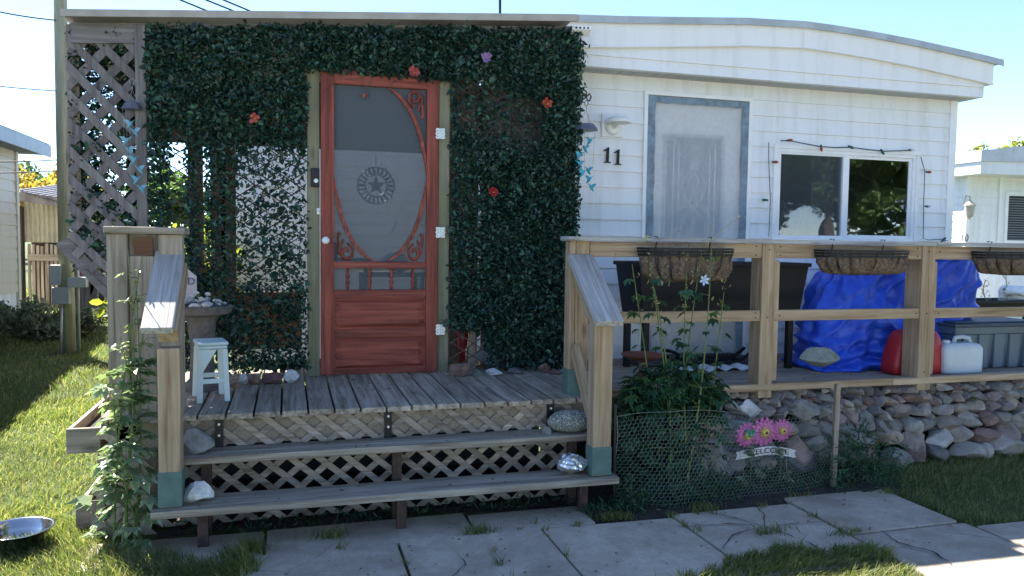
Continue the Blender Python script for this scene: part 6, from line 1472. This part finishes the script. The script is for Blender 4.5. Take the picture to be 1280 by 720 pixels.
mb = MB(); mb.box(NX-.05, NX+.02, 6.2, 7.4, 1.3, 2.2); make('window', mb, M['dark'], t)
# shed beyond: dark post opening, cream corrugated panel, corrugated roof
SY = 14.5; t = thing('shed', 'lean-to shed with cream corrugated panel and rusty corrugated roof beyond the left house', 'shed', tuple(PZ(50, 395, .3)))
def P2(u, v, Y=SY): return PY(u, v, Y)
mb = MB(); a, b = P2(30, 262), P2(75, 262); 
x = a.x; i = 0; ztop, zbot = P2(50, 246).z, P2(50, 303).z; V = []
n = 160
for i in range(n+1):
    x = a.x+(b.x+.9-a.x)*i/n; y = SY+.02*math.sin(i*2*math.pi/8); V += [(x, y, zbot), (x, y, ztop)]
mb.add(V, [(2*i, 2*i+2, 2*i+3, 2*i+1) for i in range(n)]); make('corrugated_panel', mb, plain('cream_corrugated_sheet', (.52, .48, .36), .6, .1), t)
mb = MB(); V = []
pa, pb = PY(22, 238, SY-.35), PY(84, 256, SY-.35)
for i in range(n+1):
    x = pa.x+(pb.x+1-pa.x)*i/n; z = pa.z+(pb.z-pa.z)*(x-pa.x)/(pb.x-pa.x)+.02*math.sin(i*2*math.pi/6); V += [(x, SY-.35, z), (x, SY+3, z+.35)]
mb.add(V, [(2*i, 2*i+2, 2*i+3, 2*i+1) for i in range(n)]); mb.prism([(pa.x, pa.z-.16), (pb.x+1, pb.z-.2), (pb.x+1, pb.z-.02), (pa.x, pa.z-.02)], lambda a, b, k: (a, k, b), SY-.33, SY-.31); make('roof', mb, plain('rusty_grey_sheet', (.22, .20, .20), .6, .3, var=.4), t)
mb = MB(); c = P2(28, 300); mb.box(c.x-.12, c.x+.05, SY-.2, SY-.05, .1, P2(28, 258).z); mb.box(c.x+.1, b.x+1, SY+.1, SY+.14, .1, ztop); make('post', mb, W('dark', 'Z'), t)
# weathered board fence in front of the shed
t = thing('board_fence', 'short run of weathered grey upright boards under the cream corrugated panel', 'fence', tuple(PZ(55, 395, .3))); mb = MB(); u = 34; rd = random.Random(3)
while u < 84:
    w = rd.uniform(4.5, 6.5); a, b = PY(u, 330, 13.9), PY(u+w, 330, 13.9); zt = PY(u, 303+rd.uniform(-2, 5), 13.9).z; mb.box(a.x+.01, b.x-.01, 13.9+rd.uniform(-.02, .02), 13.93, .2, zt); u += w+.3
make('board', mb, W('grey', 'Z'), t); mb = MB(); a, b = PY(34, 322, 13.85), PY(84, 322, 13.85); mb.box(a.x, b.x, 13.85, 13.88, a.z-.05, a.z+.05); make('fence_rail', mb, W('grey', 'X'), t)
# work bench with odds and ends, block wall
t = thing('work_bench', 'rough wooden bench with crossed legs standing between pole and porch', 'bench', tuple(PZ(105, 408, .25))); B3 = lambda u, v: PY(u, v, 11.6); mb = MB(); a, b = B3(92, 345), B3(122, 349); mb.box(a.x, b.x, 11.4, 12.1, a.z-.04, a.z+.02); make('bench_top', mb, W('latg', 'X'), t)
for u0, v0, u1, v1 in ((95, 350, 95, 410), (118, 352, 118, 405), (97, 372, 108, 352), (97, 398, 115, 355)): mb = MB(); mb.beam(B3(u0, v0), B3(u1, v1), .09, .05, up=(0, 1, 0)); make('leg', mb, W('latg', 'Z'), t)
c = B3(102, 341); mb = MB(); mb.lathe((c.x, 11.6, c.z-.04), [(.16, 0), (.17, .04), (.10, .09), (0, .11)], 16); tagp(make('red_bundle', mb, plain('dark_pink_cloth', (.35, .05, .09), .8)), 'dark pink bundle lying on the rough wooden bench', 'bundle')
t = thing('block_wall', 'low pale concrete block wall far behind, seen under the lattice', 'wall', tuple(PY(125, 338, 20))); mb = MB(); a = PY(112, 330, 20); zt, zb2 = PY(122, 320, 20).z, .2
for r in range(5):
    for i in range(14): x = a.x+.42*i+(.21 if r % 2 else 0); mb.box(x, x+.41, 20, 20.2, zb2+r*(zt-zb2)/5, zb2+(r+1)*(zt-zb2)/5-.012)
make('blocks', mb, rockmat('pale_block', [(.42, .40, .38), (.5, .48, .45)], 6), t)
# shrubs under the neighbour's wall
def shrub(name, label, c, r, n, L, mat, seed, cat='shrub', stems=True, squash=.8):
    t = thing(name, label, cat, c); g = np.random.default_rng(seed); k = 9
    cs = np.array(c)+np.stack([g.normal(size=k)*r*.45, g.normal(size=k)*r*.45, r*.35+g.random(k)*r*squash], 1)
    idx = g.integers(0, k, n); d = g.normal(size=(n, 3)); d /= np.linalg.norm(d, axis=1)[:, None]; P = cs[idx]+d*(r*.42*g.random(n)[:, None]**.4)*np.array([1, 1, .8]); P[:, 2] = np.maximum(P[:, 2], c[2]+.01)
    V, F = leaf_cloud(P, L, .1, aspect=.5, seed=seed); make('foliage', (V, F), mat, t)
    mb = MB()
    for q in cs: mb.tube([c, (Vector(c)+Vector(q))/2+Vector((.03, 0, .0)), q], [r*.03, r*.02, r*.008], 5)
    make('stem', mb, M['bark'], t)
for u, v, r, lab in ((22, 392, .32, 'grey green weed clump at the foot of the white skirting'), (45, 398, .42, 'low bluish shrub between the left house and the pole'), (68, 408, .30, 'scruffy weeds around the base of the utility pole'), (104, 402, .26, 'small pale weed clump under the rough wooden bench')):
    p = PY(u, v, 10.6); p.z = float(gz(p.x, p.y)); shrub('shrub', lab, tuple(p), r, 700, .07, leafmat('weed_%d' % u, [(.10, .13, .08), (.16, .17, .12), (.06, .09, .05)], .7, .25), int(u))
p = Vector((-1.0, 8.1, .08)); shrub('shrub', 'leafy green shrub growing behind the corner lattice of the porch', tuple(p), .75, 3000, .11, M['yellowleaf'], 91, squash=1.3)
p = Vector((-1.25, 11.5, .3)); shrub('shrub', 'tall green shrub further back behind the porch corner', tuple(p), .9, 3500, .12, M['treeleaf'], 92, squash=1.7)

# ================================================================ BACKGROUND RIGHT
RX, RYY = 10.33, 10.0; t = thing('neighbour_house', 'white neighbouring home with number 10 and a lantern at the right edge', 'house', (RX+2, RYY, 0))
mb = MB(); wx0, wx1, wz0, wz1 = PY(1256, 240, RYY).x, PY(1256, 240, RYY).x+1.5, PY(1262, 305, RYY).z, PY(1262, 240, RYY).z
siding(mb, lambda a, z, o: (a, RYY-o, z), RX, RX+6, -.1, 2.60, .128, 2.5, [(wx0, wx1, wz0, wz1)]); siding(mb, lambda a, z, o: (RX-o, a, z), RYY, RYY+12, -.1, 2.60, .128, 2.5); make('wall', mb, M['siding'], t)
mb = MB(); mb.box(RX-.02, RX+.05, RYY-.025, RYY+.03, -.1, 2.6); x = PY(1249, 240, RYY).x; mb.box(x-.02, x+.03, RYY-.03, RYY-.012, 1.2, 2.6); make('corner_trim', mb, M['trim'], t)
mb = MB(); rx0 = PY(1226, 205, RYY-.5).x; mb.prism([(rx0, 2.56), (rx0+9, 2.62), (rx0+9, 3.25), (rx0+2, 3.12), (rx0+.02, 2.86), (rx0, 2.74)], lambda a, b, k: (a, k, b), RYY-.5, RYY+12); make('roof', mb, M['fascia'], t)
mb = MB(); mb.prism([(rx0-.03, 2.74), (rx0+9, 2.96), (rx0+9, 3.28), (rx0+2, 3.16), (rx0-.03, 2.90)], lambda a, b, k: (a, k, b), RYY-.53, RYY-.505); mb.box(rx0-.03, rx0-.002, RYY-.50, RYY+12, 2.74, 2.91); make('fascia', mb, plain('pale_grey_fascia', (.50, .52, .55), .5), t)
mb = MB(); mb.box(wx0+.05, wx1-.05, RYY+.02, RYY+.04, wz0+.05, wz1-.05); wn_ = make('window', mb, M['dark'], t); mb = MB(); frame(mb, wx0, wx1, wz0, wz1, .06, RYY-.03, RYY+.03); make('frame', mb, M['trim'], wn_); mb = MB()
for k in range(18): z = wz0+.07+k*(wz1-wz0-.14)/18; mb.box(wx0+.07, wx1-.07, RYY+.002, RYY+.014, z, z+.012)
make('blind', mb, plain('grey_blind', (.2, .22, .23), .6), wn_)
mb = MB(); c = PY(1212, 262, RYY-.12); mb.lathe((c.x, RYY-.12, c.z), [(.0, -.16), (.02, -.13), (.055, -.10), (.075, .06), (.09, .065), (.03, .13), (0, .15)], 8); mb.tube([(c.x-.02, RYY-.02, c.z+.08), (c.x-.06, RYY-.1, c.z+.22), (c.x, RYY-.12, c.z+.20), (c.x, RYY-.12, c.z+.13)], .012, 6); make('lantern', mb, plain('weathered_lantern', (.35, .33, .28), .4), t)
V, F_ = text_mesh('10', .17, .006); c = PY(1205.5, 298, RYY-.03); mb = MB(); mb.add([(c.x+v.x, RYY-.03-v.z, c.z+v.y) for v in V], F_); make('house_number', mb, plain('grey_numeral', (.16, .17, .19), .5), t)
mb = MB(); mb.box(8.9, 16, 8.6, 8.64, -.1, .72); tagp(make('low_white_fence', mb, M['trim']), 'low white panel fence in front of the right neighbouring home', 'fence')

# trees
def tree(name, label, base, H, crown_r, crown_z, mat, n, L, seed, cat='tree', group=None, trunk_r=None):
    t = thing(name, label, cat, base, group); g = np.random.default_rng(seed); b = Vector(base); k = 26; tr = trunk_r or H*.025
    dirs = g.normal(size=(k, 3)); dirs /= np.linalg.norm(dirs, axis=1)[:, None]; rad = crown_r*(.35+.5*g.random(k))
    cs = np.array([b.x, b.y, b.z+crown_z])+dirs*rad[:, None]*np.array([1, 1, (H-crown_z)/crown_r*.9])
    cr = crown_r*g.uniform(.16, .36, k); idx = g.choice(k, n, p=cr**2/np.sum(cr**2)); d = g.normal(size=(n, 3)); d /= np.linalg.norm(d, axis=1)[:, None]
    P = cs[idx]+d*(cr[idx]*g.random(n)**.35)[:, None]*np.array([1, 1, .8])
    V, F = leaf_cloud(P, L, .15, aspect=.6, seed=seed); make('crown', (V, F), mat, t)
    mb = MB(); mb.tube([b-Vector((0, 0, .2)), b+Vector((tr*.5, 0, crown_z*.5)), b+Vector((0, tr, crown_z*1.1))], [tr*1.3, tr, tr*.6], 10)
    for q in cs[:16]: s0 = b+Vector((0, 0, crown_z*g.uniform(.5, 1.0))); mb.tube([s0, s0.lerp(Vector(q), .5)+Vector((0, 0, -.1*crown_r*.3)), q], [tr*.45, tr*.28, tr*.08], 6)
    make('trunk', mb, M['bark'], t)
GT = 'distant trees along the left horizon'
for u, v, Y, lab, mt, s in ((60, 192, 30, 'orange and yellow autumn tree beside the utility pole', 'autumn', 1), (40, 200, 38, 'rusty orange autumn tree above the shed roof', 'autumn', 2), (46, 190, 45, 'green topped tree standing behind the autumn trees', 'treeleaf', 3), (98, 210, 34, 'green yellow tree seen through the corner lattice', 'yellowleaf', 4)):
    p = PY(u, v, Y); h = p.z-.3; tree('tree', lab, (p.x, Y, .2), h, h*.48, h*.60, M[mt], 3800, h*.045, s, group=GT)
for u, v, Y, lab, s in ((1240, 176, 40, 'yellow green tree top above the right neighbouring roof, left one', 11), (1282, 170, 44, 'yellow green tree top above the right neighbouring roof at the picture edge', 12)):
    p = PY(u, v, Y); tree('tree', lab, (p.x, Y, .2), p.z-.2, 2.1, p.z-1.6, M['yellowleaf'], 3000, .22, s, group='distant trees at the right')
# trees across the lane: they stand behind the camera and show in the window glass
TL = ['leafy green tree across the lane mirrored in the right window pane', 'second green tree across the lane mirrored in the window', 'green tree across the lane nearest the path axis', 'tall tree at the far end of the lane row', 'tall tree behind the mirrored pair', 'tree across the lane opposite the door', 'tree across the lane opposite the lattice', 'tree at the eastern end of the lane',
      'third green tree across the lane mirrored in the window', 'tree filling the gap behind the lane row', 'low crowned tree behind the eastern lane trees']
for i, (x, y, h) in enumerate(((15.5, -13.0, 9.5), (19.5, -13.5, 10.5), (11.5, -14, 9), (27.5, -14, 10), (17.5, -17, 13), (4.0, -16, 9), (-4, -15, 8), (32, -13, 9), (23.5, -13.2, 10), (13.5, -17.5, 12), (25, -18, 13))):
    big_ = i in (0, 1, 2, 4, 8, 9, 10); tree('tree', TL[i], (x, y, -.1), h, h*.34, h*.50, M['treeleaf'], 11000 if big_ else 3600, .24 if big_ else .30, 60+i, group='trees across the lane')

# fallen leaves and crumbs on the path, steps and landing
def litter():
    g = np.random.default_rng(44); Ps = []
    for x0, x1, y0, y1, zz, n in ((-.2, 3.5, 3.15, 4.2, -.094, 170), (-.5, 1.7, 5.05, 5.38, DZ+.004, 90), (-.5, 1.7, 4.40, 5.2, DZ+.004, 40), (-.5, 1.7, 4.2, 4.36, .318, 26), (-.6, 1.75, 4.02, 4.2, .115, 26), (1.8, 4.2, 4.6, 5.7, DZ+.004, 60)):
        Ps.append(np.stack([g.uniform(x0, x1, n), g.uniform(y0, y1, n), np.full(n, zz)], 1))
    P = np.concatenate(Ps); V, F = leaf_cloud(P, .020, 0, aspect=.5, fold=.3, var=.6, seed=45); k = np.repeat(P[:, 2], 6); V[:, 2] = k+np.abs(V[:, 2]-k)*.35
    o = make('leaf_litter', (V, F), leafmat('dry_leaf', [(.16, .10, .05), (.25, .17, .08), (.08, .06, .04), (.12, .13, .05)], .8, .1, .2), origin=(1, 4, 0)); tagp(o, 'small dry leaves and crumbs scattered over path, steps and deck', 'leaf litter', kind='stuff')
litter()
